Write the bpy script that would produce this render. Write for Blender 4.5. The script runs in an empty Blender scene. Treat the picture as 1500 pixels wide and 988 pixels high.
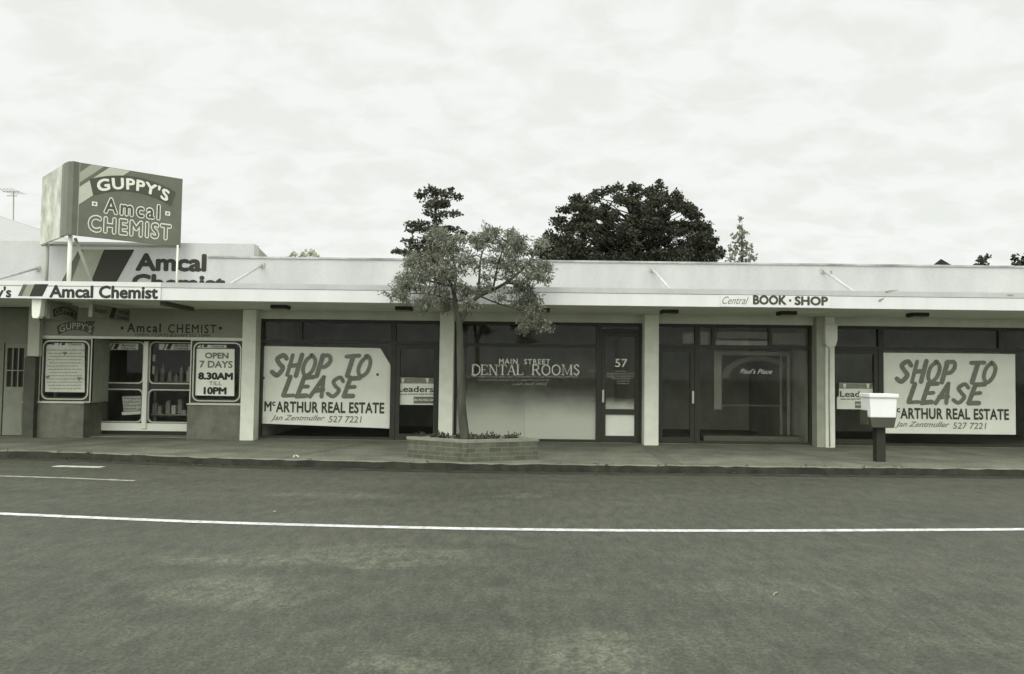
import bpy, bmesh, math, random
from mathutils import Vector, Matrix
R = math.radians
random.seed(7)
SC = bpy.context.scene
COL = SC.collection

# ------------------------------------------------------------------ camera
FPX, CX, CY = 1166.7, 750.0, 494.0          # 28 mm lens, measured on a 1500 x 988 picture
CAMZ = 1.6
cam_d = bpy.data.cameras.new('camera'); cam = bpy.data.objects.new('camera', cam_d); COL.objects.link(cam)
cam_d.lens = 28.0; cam_d.sensor_width = 36.0; cam_d.clip_end = 3000; cam_d.clip_start = 0.1
CAM_ROT = Matrix.Rotation(R(90 + 2.6), 3, 'X') @ Matrix.Rotation(R(0.70), 3, 'Z')
cam.matrix_world = Matrix.Translation((0, 0, CAMZ)) @ CAM_ROT.to_4x4()
SC.camera = cam

# ------------------------------------------------------------------ world: overcast, bright white cloud sheet over a Nishita sky
SUN_EL, SUN_AZ = R(44), R(205)               # azimuth from +Y clockwise: behind the camera, a little to its left
sun_dir = Vector((math.sin(SUN_AZ) * math.cos(SUN_EL), math.cos(SUN_AZ) * math.cos(SUN_EL), math.sin(SUN_EL)))
w = bpy.data.worlds.new('World'); SC.world = w; w.use_nodes = True
nt = w.node_tree; nt.nodes.clear()
def N(t, **kw):
    n = nt.nodes.new(t)
    for k, v in kw.items(): setattr(n, k, v)
    return n
L = lambda a, b: nt.links.new(a, b)
out = N('ShaderNodeOutputWorld'); bg = N('ShaderNodeBackground'); bg.inputs[1].default_value = 0.1
sky = N('ShaderNodeTexSky', sky_type='NISHITA'); sky.sun_disc = False; sky.sun_elevation = SUN_EL; sky.sun_rotation = SUN_AZ
tc = N('ShaderNodeTexCoord'); sep = N('ShaderNodeSeparateXYZ'); L(tc.outputs['Generated'], sep.inputs[0])
zz = N('ShaderNodeMath', operation='MAXIMUM'); L(sep.outputs[2], zz.inputs[0]); zz.inputs[1].default_value = 0.0
za = N('ShaderNodeMath', operation='ADD'); L(zz.outputs[0], za.inputs[0]); za.inputs[1].default_value = 0.34
dx = N('ShaderNodeMath', operation='DIVIDE'); L(sep.outputs[0], dx.inputs[0]); L(za.outputs[0], dx.inputs[1])
dy = N('ShaderNodeMath', operation='DIVIDE'); L(sep.outputs[1], dy.inputs[0]); L(za.outputs[0], dy.inputs[1])
cmb = N('ShaderNodeCombineXYZ'); L(dx.outputs[0], cmb.inputs[0]); L(dy.outputs[0], cmb.inputs[1])
mp = N('ShaderNodeMapping'); mp.inputs['Rotation'].default_value = (0, 0, R(38)); mp.inputs['Scale'].default_value = (1.0, 1.35, 1)
L(cmb.outputs[0], mp.inputs[0])
n1 = N('ShaderNodeTexNoise'); n1.inputs['Scale'].default_value = 8.0; n1.inputs['Detail'].default_value = 4; n1.inputs['Roughness'].default_value = 0.55; n1.inputs['Distortion'].default_value = 0.35
L(mp.outputs[0], n1.inputs[0])
rp = N('ShaderNodeValToRGB'); L(n1.outputs[0], rp.inputs[0])
rp.color_ramp.elements[0].position = 0.40; rp.color_ramp.elements[0].color = (8.7, 8.9, 8.4, 1)
rp.color_ramp.elements[1].position = 0.585; rp.color_ramp.elements[1].color = (9.45, 9.65, 9.25, 1)
# the cloud sheet is brighter overhead and round the hidden sun
zr = N('ShaderNodeMapRange'); zr.interpolation_type = 'SMOOTHSTEP'; L(sep.outputs[2], zr.inputs[0])
zr.inputs[1].default_value = 0.46; zr.inputs[2].default_value = 1.0; zr.inputs[3].default_value = 1.0; zr.inputs[4].default_value = 1.5
dt = N('ShaderNodeVectorMath', operation='DOT_PRODUCT'); L(tc.outputs['Generated'], dt.inputs[0]); dt.inputs[1].default_value = sun_dir
gl = N('ShaderNodeMapRange'); gl.interpolation_type = 'SMOOTHSTEP'; L(dt.outputs['Value'], gl.inputs[0])
gl.inputs[1].default_value = -0.12; gl.inputs[2].default_value = 0.9; gl.inputs[3].default_value = 0.0; gl.inputs[4].default_value = 1.15
ad = N('ShaderNodeMath', operation='ADD'); L(zr.outputs[0], ad.inputs[0]); L(gl.outputs[0], ad.inputs[1])
vm = N('ShaderNodeVectorMath', operation='SCALE'); L(rp.outputs[0], vm.inputs[0]); L(ad.outputs[0], vm.inputs['Scale'])
mx = N('ShaderNodeMix', data_type='RGBA'); mx.inputs[0].default_value = 0.95
L(sky.outputs[0], mx.inputs[6]); L(vm.outputs[0], mx.inputs[7])
L(mx.outputs[2], bg.inputs[0]); L(bg.outputs[0], out.inputs[0])

sun_d = bpy.data.lights.new('sun', 'SUN'); sun_d.energy = 0.8; sun_d.angle = R(30); sun_d.color = (1, .985, .91)
sun = bpy.data.objects.new('sun', sun_d); COL.objects.link(sun); sun.location = (0, -10, 30)
sun.rotation_euler = sun_dir.to_track_quat('Z', 'Y').to_euler()

SC.view_settings.view_transform = 'Standard'; SC.view_settings.look = 'None'
SC.view_settings.exposure = 0.0; SC.view_settings.gamma = 1.0; SC.view_settings.use_curve_mapping = False
SC.cycles.use_denoising = True
SC.cycles.max_bounces = 8; SC.cycles.transparent_max_bounces = 24

# ------------------------------------------------------------------ pixel -> place
def ray(px, py): return CAM_ROT @ Vector(((px - CX) / FPX, -(py - CY) / FPX, -1.0))
def at(px, py, Y):
    d = ray(px, py); t = Y / d.y
    return Vector((d.x * t, Y, CAMZ + d.z * t))
def atz(px, py, z):
    d = ray(px, py); t = (z - CAMZ) / d.z
    return Vector((d.x * t, d.y * t, z))

# ------------------------------------------------------------------ materials: an olive-toned monochrome place
def C(v, a=1.0, neutral=False): return (v * .985, v, v * .975, a) if neutral else (v * (0.945 + 0.04 * v), v, v * (0.645 + 0.25 * min(v, 1) ** .5), a)
MATS = {}
def mat(name, v, rough=0.75, var=0.0, scale=3.0, detail=4, bump=0.0, bscale=None, spec=0.3, v2=None, vec=None, metal=0.0, fine=0.0, fscale=60.0, neutral=False):
    if name in MATS: return MATS[name]
    m = bpy.data.materials.new(name); m.use_nodes = True; t = m.node_tree; b = t.nodes['Principled BSDF']
    b.inputs['Roughness'].default_value = rough; b.inputs['Specular IOR Level'].default_value = spec; b.inputs['Metallic'].default_value = metal
    tc = t.nodes.new('ShaderNodeTexCoord'); mp = t.nodes.new('ShaderNodeMapping'); t.links.new(tc.outputs['Object'], mp.inputs[0])
    if vec: mp.inputs['Scale'].default_value = vec
    lo, hi = (v * (1 - var), v * (1 + var)) if v2 is None else (v, v2)
    n = t.nodes.new('ShaderNodeTexNoise'); n.inputs['Scale'].default_value = scale; n.inputs['Detail'].default_value = detail; n.inputs['Roughness'].default_value = .6
    t.links.new(mp.outputs[0], n.inputs[0])
    r = t.nodes.new('ShaderNodeValToRGB'); t.links.new(n.outputs[0], r.inputs[0])
    r.color_ramp.elements[0].position = .33; r.color_ramp.elements[0].color = C(lo, neutral=neutral)
    r.color_ramp.elements[1].position = .67; r.color_ramp.elements[1].color = C(hi, neutral=neutral)
    col = r.outputs[0]
    if fine:
        n2 = t.nodes.new('ShaderNodeTexNoise'); n2.inputs['Scale'].default_value = fscale; n2.inputs['Detail'].default_value = 3
        t.links.new(tc.outputs['Object'], n2.inputs[0])
        mr = t.nodes.new('ShaderNodeMapRange'); t.links.new(n2.outputs[0], mr.inputs[0])
        mr.inputs[1].default_value = .3; mr.inputs[2].default_value = .7; mr.inputs[3].default_value = 1 - fine; mr.inputs[4].default_value = 1 + fine
        sc = t.nodes.new('ShaderNodeVectorMath'); sc.operation = 'SCALE'; t.links.new(col, sc.inputs[0]); t.links.new(mr.outputs[0], sc.inputs['Scale'])
        col = sc.outputs[0]
    t.links.new(col, b.inputs['Base Color'])
    if bump:
        nb = t.nodes.new('ShaderNodeTexNoise'); nb.inputs['Scale'].default_value = bscale or scale * 4; nb.inputs['Detail'].default_value = 5
        t.links.new(tc.outputs['Object'], nb.inputs[0])
        bp = t.nodes.new('ShaderNodeBump'); bp.inputs['Strength'].default_value = bump; bp.inputs['Distance'].default_value = .02
        t.links.new(nb.outputs[0], bp.inputs['Height']); t.links.new(bp.outputs[0], b.inputs['Normal'])
    MATS[name] = m; return m

def brick_mat(name, v, v2, vm_, bw, rh, swap='xz'):
    m = bpy.data.materials.new(name); m.use_nodes = True; t = m.node_tree; b = t.nodes['Principled BSDF']; b.inputs['Roughness'].default_value = .85
    b.inputs['Specular IOR Level'].default_value = .2
    uv = t.nodes.new('ShaderNodeUVMap')
    br = t.nodes.new('ShaderNodeTexBrick'); br.inputs['Scale'].default_value = 1; br.inputs['Brick Width'].default_value = bw; br.inputs['Row Height'].default_value = rh
    br.inputs['Mortar Size'].default_value = .006; br.inputs['Color1'].default_value = C(v); br.inputs['Color2'].default_value = C(v2); br.inputs['Mortar'].default_value = C(vm_)
    t.links.new(uv.outputs[0], br.inputs[0])
    n = t.nodes.new('ShaderNodeTexNoise'); n.inputs['Scale'].default_value = 5; n.inputs['Detail'].default_value = 6
    tc = t.nodes.new('ShaderNodeTexCoord'); t.links.new(tc.outputs['Object'], n.inputs[0])
    mr = t.nodes.new('ShaderNodeMapRange'); t.links.new(n.outputs[0], mr.inputs[0]); mr.inputs[1].default_value = .3; mr.inputs[2].default_value = .7; mr.inputs[3].default_value = .8; mr.inputs[4].default_value = 1.2
    sc = t.nodes.new('ShaderNodeVectorMath'); sc.operation = 'SCALE'; t.links.new(br.outputs[0], sc.inputs[0]); t.links.new(mr.outputs[0], sc.inputs['Scale'])
    t.links.new(sc.outputs[0], b.inputs['Base Color'])
    bp = t.nodes.new('ShaderNodeBump'); bp.inputs['Strength'].default_value = .5; bp.inputs['Distance'].default_value = .01; bp.invert = True
    t.links.new(br.outputs['Fac'], bp.inputs['Height']); t.links.new(bp.outputs[0], b.inputs['Normal'])
    return m

def glass_mat(name, k=0.55, tint=0.9):
    m = bpy.data.materials.new(name); m.use_nodes = True; t = m.node_tree; t.nodes.clear()
    o = t.nodes.new('ShaderNodeOutputMaterial'); tr = t.nodes.new('ShaderNodeBsdfTransparent'); tr.inputs[0].default_value = (tint, tint, tint, 1)
    g = t.nodes.new('ShaderNodeBsdfGlossy'); g.inputs['Roughness'].default_value = .02; g.inputs[0].default_value = (1, 1, 1, 1)
    fr = t.nodes.new('ShaderNodeFresnel'); fr.inputs[0].default_value = 1.45
    mu = t.nodes.new('ShaderNodeMath'); mu.operation = 'MULTIPLY'; mu.inputs[1].default_value = k; t.links.new(fr.outputs[0], mu.inputs[0])
    mixs = t.nodes.new('ShaderNodeMixShader'); t.links.new(mu.outputs[0], mixs.inputs[0]); t.links.new(tr.outputs[0], mixs.inputs[1]); t.links.new(g.outputs[0], mixs.inputs[2])
    t.links.new(mixs.outputs[0], o.inputs[0]); return m

def shade_fade_mat(name, v, z0, z1, top, bottom):
    """pale sheet inside a window: awning shade on boards put into its upward fade"""
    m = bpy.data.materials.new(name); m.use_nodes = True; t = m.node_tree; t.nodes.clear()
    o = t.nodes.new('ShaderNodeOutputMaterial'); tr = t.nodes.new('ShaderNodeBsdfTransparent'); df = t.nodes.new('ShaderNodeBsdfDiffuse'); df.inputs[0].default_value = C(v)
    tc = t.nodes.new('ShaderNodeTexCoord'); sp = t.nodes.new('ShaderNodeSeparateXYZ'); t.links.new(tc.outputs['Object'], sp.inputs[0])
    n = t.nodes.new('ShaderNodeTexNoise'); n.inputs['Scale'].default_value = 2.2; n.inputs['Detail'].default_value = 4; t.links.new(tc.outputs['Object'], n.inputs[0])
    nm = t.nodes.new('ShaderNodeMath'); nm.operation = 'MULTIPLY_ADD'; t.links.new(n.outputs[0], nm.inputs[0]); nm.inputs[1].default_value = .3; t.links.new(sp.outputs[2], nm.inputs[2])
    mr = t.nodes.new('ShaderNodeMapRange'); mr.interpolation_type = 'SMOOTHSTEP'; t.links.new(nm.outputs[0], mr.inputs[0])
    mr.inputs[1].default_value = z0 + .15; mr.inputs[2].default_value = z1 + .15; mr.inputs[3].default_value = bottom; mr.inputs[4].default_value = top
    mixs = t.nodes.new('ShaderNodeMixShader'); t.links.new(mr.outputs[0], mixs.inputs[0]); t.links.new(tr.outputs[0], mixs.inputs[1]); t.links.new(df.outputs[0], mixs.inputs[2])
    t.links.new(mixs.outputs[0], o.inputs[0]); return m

def leaf_mat(name, v, v2, trans=.3):
    m = bpy.data.materials.new(name); m.use_nodes = True; t = m.node_tree; t.nodes.clear()
    o = t.nodes.new('ShaderNodeOutputMaterial'); df = t.nodes.new('ShaderNodeBsdfDiffuse'); ts = t.nodes.new('ShaderNodeBsdfTranslucent')
    gi = t.nodes.new('ShaderNodeNewGeometry')
    mxn = t.nodes.new('ShaderNodeMix'); mxn.data_type = 'RGBA'; t.links.new(gi.outputs['Random Per Island'], mxn.inputs[0])
    mxn.inputs[6].default_value = C(v); mxn.inputs[7].default_value = C(v2)
    t.links.new(mxn.outputs[2], df.inputs[0]); t.links.new(mxn.outputs[2], ts.inputs[0])
    mixs = t.nodes.new('ShaderNodeMixShader'); mixs.inputs[0].default_value = trans; t.links.new(df.outputs[0], mixs.inputs[1]); t.links.new(ts.outputs[0], mixs.inputs[2])
    t.links.new(mixs.outputs[0], o.inputs[0]); return m

M_wall = mat('white_render', .49, .8, .09, 1.3, 8, .1, 30, fine=.03, fscale=18, neutral=True, vec=(1, 1, .35))
M_fascia = mat('white_enamel_fascia', .69, .5, .05, 3, 7, vec=(1, 1, .25), neutral=True)
M_soffit = mat('soffit_sheet', .66, .8, .08, 2, 5)
M_lintel = mat('lintel_paint', .58, .8, .08, 2, 5)
M_pier = mat('pier_paint', .72, .75, .07, 4, 6, .1, 40)
M_grey = mat('grey_paint', .34, .75, .12, 3, 5)
M_dark = mat('dark_frame', .035, .45, .1, 4)
M_black = mat('black_paint', .03, .6, .1, 4)
M_alu = mat('aluminium', .50, .4, .06, 5, metal=.3)
M_white = mat('white_paint', .80, .5, .03, 5)
M_int = mat('interior_wall', .34, .9, .15, 2)
M_intl = mat('interior_light_wall', .36, .9, .1, 3)
M_floor = mat('interior_floor', .2, .8, .2, 5)
M_glass = glass_mat('shop_glass', .17, .995)
M_paper = mat('paper', .82, .9, .05, 2, 6, .25, 3)
M_paper2 = mat('paper_greyed', .62, .9, .08, 5, 5)
M_ink = mat('grey_brush_ink', .20, .9, .12, 12)
M_inkd = mat('dark_ink', .07, .9, .1, 12)
M_letter = mat('black_lettering', .032, .6, .1, 8)
M_wletter = mat('white_lettering', .75, .6, .03, 8)
M_sign = mat('sign_box_paint', .14, .45, .10, 3, 5)
M_signl = mat('sign_side_sheet', .44, .4, .42, 2.6, 7)
M_signm = mat('sign_light_band', .50, .5, .05, 4)
M_signd = mat('sign_dark_band', .075, .5, .1, 4)
M_bark = mat('grey_bark', .07, .9, .3, 9, 6, .5, 25, vec=(1, 1, .3))
M_barkd = mat('dark_bark', .05, .9, .3, 6)
M_iron = mat('roof_iron', .48, .6, .06, 2, neutral=True)
M_band_m = mat('mid_grey_paint', .30, .7, .05, 4)
M_band_l = mat('light_grey_paint', .48, .7, .05, 4)
M_soil = mat('soil', .05, .95, .3, 12, 6, .6)
M_tin = mat('stone_cladding', .11, .75, v2=.19, scale=3.2, detail=6, bump=.15, bscale=10)

# ------------------------------------------------------------------ mesh builder
def root_loc(o):
    while o.parent: o = o.parent
    return Vector(o.location)
class MB:
    def __init__(s): s.v = []; s.f = []; s.m = []; s.uv = {}
    def poly(s, pts, mi=0, uv=None):
        i = len(s.v); s.v += [Vector(p) for p in pts]; s.f.append(tuple(range(i, i + len(pts)))); s.m.append(mi)
        if uv: s.uv[len(s.f) - 1] = uv
        return s
    def box(s, x0, x1, y0, y1, z0, z1, mi=0):
        i = len(s.v)
        s.v += [Vector((x, y, z)) for z in (z0, z1) for y in (y0, y1) for x in (x0, x1)]
        for f in ((0, 2, 3, 1), (4, 5, 7, 6), (0, 1, 5, 4), (2, 6, 7, 3), (0, 4, 6, 2), (1, 3, 7, 5)):
            s.f.append(tuple(i + k for k in f)); s.m.append(mi)
        return s
    def prism(s, pts, d, mi=0, side=None, uvs=False):
        """closed outline pts (3-D, planar) pushed along vector d"""
        n = len(pts); i = len(s.v); d = Vector(d); side = mi if side is None else side
        s.v += [Vector(p) for p in pts] + [Vector(p) + d for p in pts]
        s.f.append(tuple(range(i, i + n))); s.m.append(mi); s.f.append(tuple(range(i + 2 * n - 1, i + n - 1, -1))); s.m.append(mi)
        run = 0
        for k in range(n):
            a, b = k, (k + 1) % n
            s.f.append((i + a, i + n + a, i + n + b, i + b)); s.m.append(side)
            if uvs:
                l = (Vector(pts[b]) - Vector(pts[a])).length; h = d.length
                s.uv[len(s.f) - 1] = [(run, 0), (run, h), (run + l, h), (run + l, 0)]; run += l
        return s
    def tube(s, pts, rads, sides=8, mi=0):
        pts = [Vector(p) for p in pts]
        if not isinstance(rads, (list, tuple)): rads = [rads] * len(pts)
        i = len(s.v); ref = Vector((0.3, 1, 0.1)).normalized()
        for k, p in enumerate(pts):
            t = (pts[min(k + 1, len(pts) - 1)] - pts[max(k - 1, 0)]).normalized()
            a = t.cross(ref)
            if a.length < .05: a = t.cross(Vector((1, 0, 0)))
            a.normalize(); b = t.cross(a)
            for q in range(sides):
                an = 2 * math.pi * q / sides; s.v.append(p + (a * math.cos(an) + b * math.sin(an)) * rads[k])
        for k in range(len(pts) - 1):
            for q in range(sides):
                q2 = (q + 1) % sides
                s.f.append((i + k * sides + q, i + k * sides + q2, i + (k + 1) * sides + q2, i + (k + 1) * sides + q)); s.m.append(mi)
        s.f.append(tuple(i + q for q in reversed(range(sides)))); s.m.append(mi)
        e = i + (len(pts) - 1) * sides; s.f.append(tuple(e + q for q in range(sides))); s.m.append(mi)
        return s
    def flat(s, v2, f2, o, u, v, mi=0):
        i = len(s.v); o = Vector(o); u = Vector(u); v = Vector(v); n = u.cross(v)
        s.v += [o + u * p[0] + v * p[1] + n * (p[2] if len(p) > 2 else 0) for p in v2]
        for f in f2: s.f.append(tuple(i + k for k in f)); s.m.append(mi)
        return s
    def build(s, name, mats, parent=None, origin=None, smooth=False, bevel=0.0):
        if not isinstance(mats, (list, tuple)): mats = [mats]
        me = bpy.data.meshes.new(name)
        if parent: off = root_loc(parent)
        elif origin is not None: off = Vector(origin)
        else:
            off = Vector((sum(p.x for p in s.v) / len(s.v), sum(p.y for p in s.v) / len(s.v), min(p.z for p in s.v)))
        me.from_pydata([p - off for p in s.v], [], s.f)
        for m in mats: me.materials.append(m)
        for p, mi in zip(me.polygons, s.m): p.material_index = mi; p.use_smooth = smooth
        if s.uv:
            ul = me.uv_layers.new(name='UVMap')
            for fi, uvs in s.uv.items():
                for li, c in zip(me.polygons[fi].loop_indices, uvs): ul.data[li].uv = c
        bm = bmesh.new(); bm.from_mesh(me)
        if not s.uv and not smooth and len(s.f) < 400: bmesh.ops.recalc_face_normals(bm, faces=bm.faces)
        bm.to_mesh(me); bm.free()
        o = bpy.data.objects.new(name, me); COL.objects.link(o)
        if parent: o.parent = parent
        else: o.location = off
        if bevel:
            b = o.modifiers.new('bevel', 'BEVEL'); b.width = bevel; b.segments = 2; b.limit_method = 'ANGLE'
        return o
def tag(o, label=None, cat=None, group=None, kind=None):
    if label: o['label'] = label
    if cat: o['category'] = cat
    if group: o['group'] = group
    if kind: o['kind'] = kind
    return o
def thing(name, loc, label, cat, group=None):
    o = bpy.data.objects.new(name, None); COL.objects.link(o); o.location = loc; o.empty_display_size = .2
    return tag(o, label, cat, group)

# ------------------------------------------------------------------ lettering
def text2d(s, bold=0.0, shear=0.0, spacing=1.0):
    cu = bpy.data.curves.new('t', 'FONT'); cu.body = s; cu.size = 1; cu.shear = shear; cu.space_character = spacing; cu.resolution_u = 3; cu.fill_mode = 'FRONT'
    o = bpy.data.objects.new('t', cu); COL.objects.link(o)
    dg = bpy.context.evaluated_depsgraph_get(); ev = o.evaluated_get(dg); me = ev.to_mesh()
    v0 = [(p.co.x, p.co.y) for p in me.vertices]; f0 = [tuple(p.vertices) for p in me.polygons]
    ev.to_mesh_clear(); bpy.data.objects.remove(o); bpy.data.curves.remove(cu)
    v, f = [], []; bold *= 1.0                      # a bold face: the outline thickened all round, each layer a hair in front of the last
    K = [(0, 0)] + ([(math.cos(k * .785) * bold, math.sin(k * .785) * bold) for k in range(8)] if bold > 0 else [])
    for j, (dx_, dy_) in enumerate(K):
        i = len(v); v += [(x + dx_, y + dy_, j * .00012) for x, y in v0]; f += [tuple(i + q for q in c) for c in f0]
    return v, f
def fit(vf, u0, v0, u1, v1, base=None):
    v, f = vf
    xs = [p[0] for p in v]; ys = [p[1] for p in v]; a, b, c, d = min(xs), max(xs), min(ys), max(ys)
    if base is not None: c = base
    return [(u0 + (p[0] - a) / (b - a) * (u1 - u0), v0 + (p[1] - c) / (d - c) * (v1 - v0)) + tuple(p[2:]) for p in v], f
XU, ZU = Vector((1, 0, 0)), Vector((0, 0, 1))
def wtext(mb, s, px0, py0, px1, py1, Y, mi=0, bold=0., shear=0., spacing=1., base=None):
    """text on a plane facing the street, set between two picture positions (top-left, bottom-right)"""
    a = at(px0, py1, Y); b = at(px1, py0, Y); tilt = (at(px1, py1, Y).z - a.z)
    v, f = fit(text2d(s, bold, shear, spacing), a.x, a.z, b.x, b.z - tilt, base)
    mb.flat(v, f, (0, Y, 0), XU, ZU, mi)
def catmull(p, n=6):
    if len(p) < 3: return p
    q = [p[0]] + list(p) + [p[-1]]; r = []
    for i in range(1, len(q) - 2):
        for k in range(n):
            t = k / n; a, b, c, d = q[i - 1], q[i], q[i + 1], q[i + 2]
            r.append(tuple(.5 * (2 * b[j] + (c[j] - a[j]) * t + (2 * a[j] - 5 * b[j] + 4 * c[j] - d[j]) * t * t + (3 * b[j] - a[j] - 3 * c[j] + d[j]) * t ** 3) for j in (0, 1)))
    return r + [p[-1]]
BRUSH = {
    'S': [[(.66, .82), (.40, 1.0), (.10, .80), (.34, .55), (.60, .33), (.36, .02), (.0, .17)]],
    'H': [[(.08, 1), (.05, 0)], [(.62, 1.02), (.60, 0)], [(.06, .48), (.61, .52)]],
    'O': [[(.36, 1), (.06, .75), (.04, .30), (.30, 0), (.60, .25), (.64, .72), (.36, 1), (.25, .97)]],
    'P': [[(.08, 1), (.06, 0)], [(.04, .97), (.45, 1.0), (.62, .75), (.42, .47), (.07, .45)]],
    'T': [[(-.05, .95), (.70, 1.0)], [(.34, .97), (.30, 0)]],
    'L': [[(.10, 1), (.04, .05)], [(.03, .04), (.58, .06)]],
    'E': [[(.10, 1), (.04, .04)], [(.09, .97), (.62, 1.0)], [(.07, .51), (.50, .54)], [(.03, .03), (.58, .06)]],
    'A': [[(-.02, 0), (.38, 1.02)], [(.38, 1.0), (.60, 0)], [(.12, .33), (.55, .36)]],
}
def ribbon(mb, pts, wd, o, u, v, n, mi=0, caps=True):
    o = Vector(o); L_, R_ = [], []
    for i, p in enumerate(pts):
        a = pts[max(i - 1, 0)]; b = pts[min(i + 1, len(pts) - 1)]
        tx, ty = b[0] - a[0], b[1] - a[1]; l = math.hypot(tx, ty) or 1
        L_.append((p[0] - ty / l * wd / 2, p[1] + tx / l * wd / 2)); R_.append((p[0] + ty / l * wd / 2, p[1] - tx / l * wd / 2))
    P3 = lambda q: o + Vector(u) * q[0] + Vector(v) * q[1] + Vector(n)
    for i in range(len(pts) - 1):
        mb.poly([P3(L_[i]), P3(R_[i]), P3(R_[i + 1]), P3(L_[i + 1])], mi)
    if caps:
        for p in (pts[0], pts[-1]):
            mb.poly([P3((p[0] + math.cos(k * .785) * wd / 2, p[1] + math.sin(k * .785) * wd / 2)) + Vector(n) * .35 for k in range(8)], mi)
def brush_word(mb, s, x0, z0, x1, z1, Y, wd, slant=.30, mi=0):
    jr = random.Random(int(x0 * 1000)); J = lambda: jr.uniform(-.022, .022)
    adv = {'T': .78, 'L': .70, 'E': .74, ' ': .62}; tot = sum(adv.get(c, .82) for c in s) - .15 + slant; k = 0; cur = 0
    sx = (x1 - x0) / tot; sz = z1 - z0
    for c in s:
        for st in BRUSH.get(c, []):
            pts = [(x0 + (cur + a * .90 + slant * b) * sx, z0 + b * sz) for a, b in catmull([(p + J(), q + J()) for p, q in st])]
            k += 1; ribbon(mb, pts, wd * (1 + .12 * math.sin(k * 2.3)), (0, Y, 0), XU, ZU, (0, -.0006 * k, 0), mi)
        cur += adv.get(c, .82)
def scribble(mb, px0, px1, py, h, Y, wd, n=0, mi=0):
    """an illegible line of small writing"""
    a = at(px0, py, Y); b = at(px1, py, Y); hh = h * Y / FPX; pts = []; x = a.x; i = 0; k = 0
    rnd = random.Random(int(px0 * 7 + py * 13))
    while x < b.x:
        wl = rnd.uniform(.6, 1.6) * hh * 2.2; q = []
        m = max(4, int(wl / (hh * .45)))
        for j in range(m + 1):
            q.append((x + wl * j / m, a.z + (b.z - a.z) * (x - a.x) / (b.x - a.x) + hh * (rnd.uniform(.55, 1.0) if j % 2 else rnd.uniform(0, .25))))
        k += 1; ribbon(mb, q, wd, (0, Y, 0), XU, ZU, (0, -.0004 * (k % 3 + 1), 0), mi, caps=False)
        x += wl + hh * .6

def rr(x0, z0, x1, z1, r, n=5):
    pts = []
    for cx, cz, a0 in ((x1 - r, z1 - r, 0), (x0 + r, z1 - r, 90), (x0 + r, z0 + r, 180), (x1 - r, z0 + r, 270)):
        for k in range(n + 1):
            a = R(a0 + 90 * k / n); pts.append((cx + r * math.cos(a), cz + r * math.sin(a)))
    return pts
def ring(mb, o, i, y0, y1, mi=0):
    """frame between two rounded outlines with the same number of points, from y0 (front) to y1"""
    n = len(o)
    for k in range(n):
        q = (k + 1) % n; A = lambda p, y: Vector((p[0], y, p[1]))
        mb.poly([A(o[k], y0), A(o[q], y0), A(i[q], y0), A(i[k], y0)], mi)
        mb.poly([A(i[k], y0), A(i[q], y0), A(i[q], y1), A(i[k], y1)], mi)
        mb.poly([A(o[k], y0), A(o[k], y1), A(o[q], y1), A(o[q], y0)], mi)

# ================================================================== THE GROUND
F, YP, YA = 17.1, 16.72, 14.6                # glass plane, pier fronts, awning front
ZP = 0.13                                    # pavement height
KERB = [(-60, 15.0), (-20, 14.75), (-9.1, 14.1), (-6.4, 13.66), (-4.5, 13.32), (-2.2, 13.12), (0, 13.0), (2.8, 13.02), (5.5, 13.08), (9, 13.12), (20, 13.1), (60, 13.1)]
KERB = catmull(KERB, 10)
g = MB().poly([(-700, -300, -.05), (700, -300, -.05), (700, 1200, -.05), (-700, 1200, -.05)])
tag(g.build('ground', mat('earth', .09, .95, .2, .2)), kind='structure')

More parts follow.
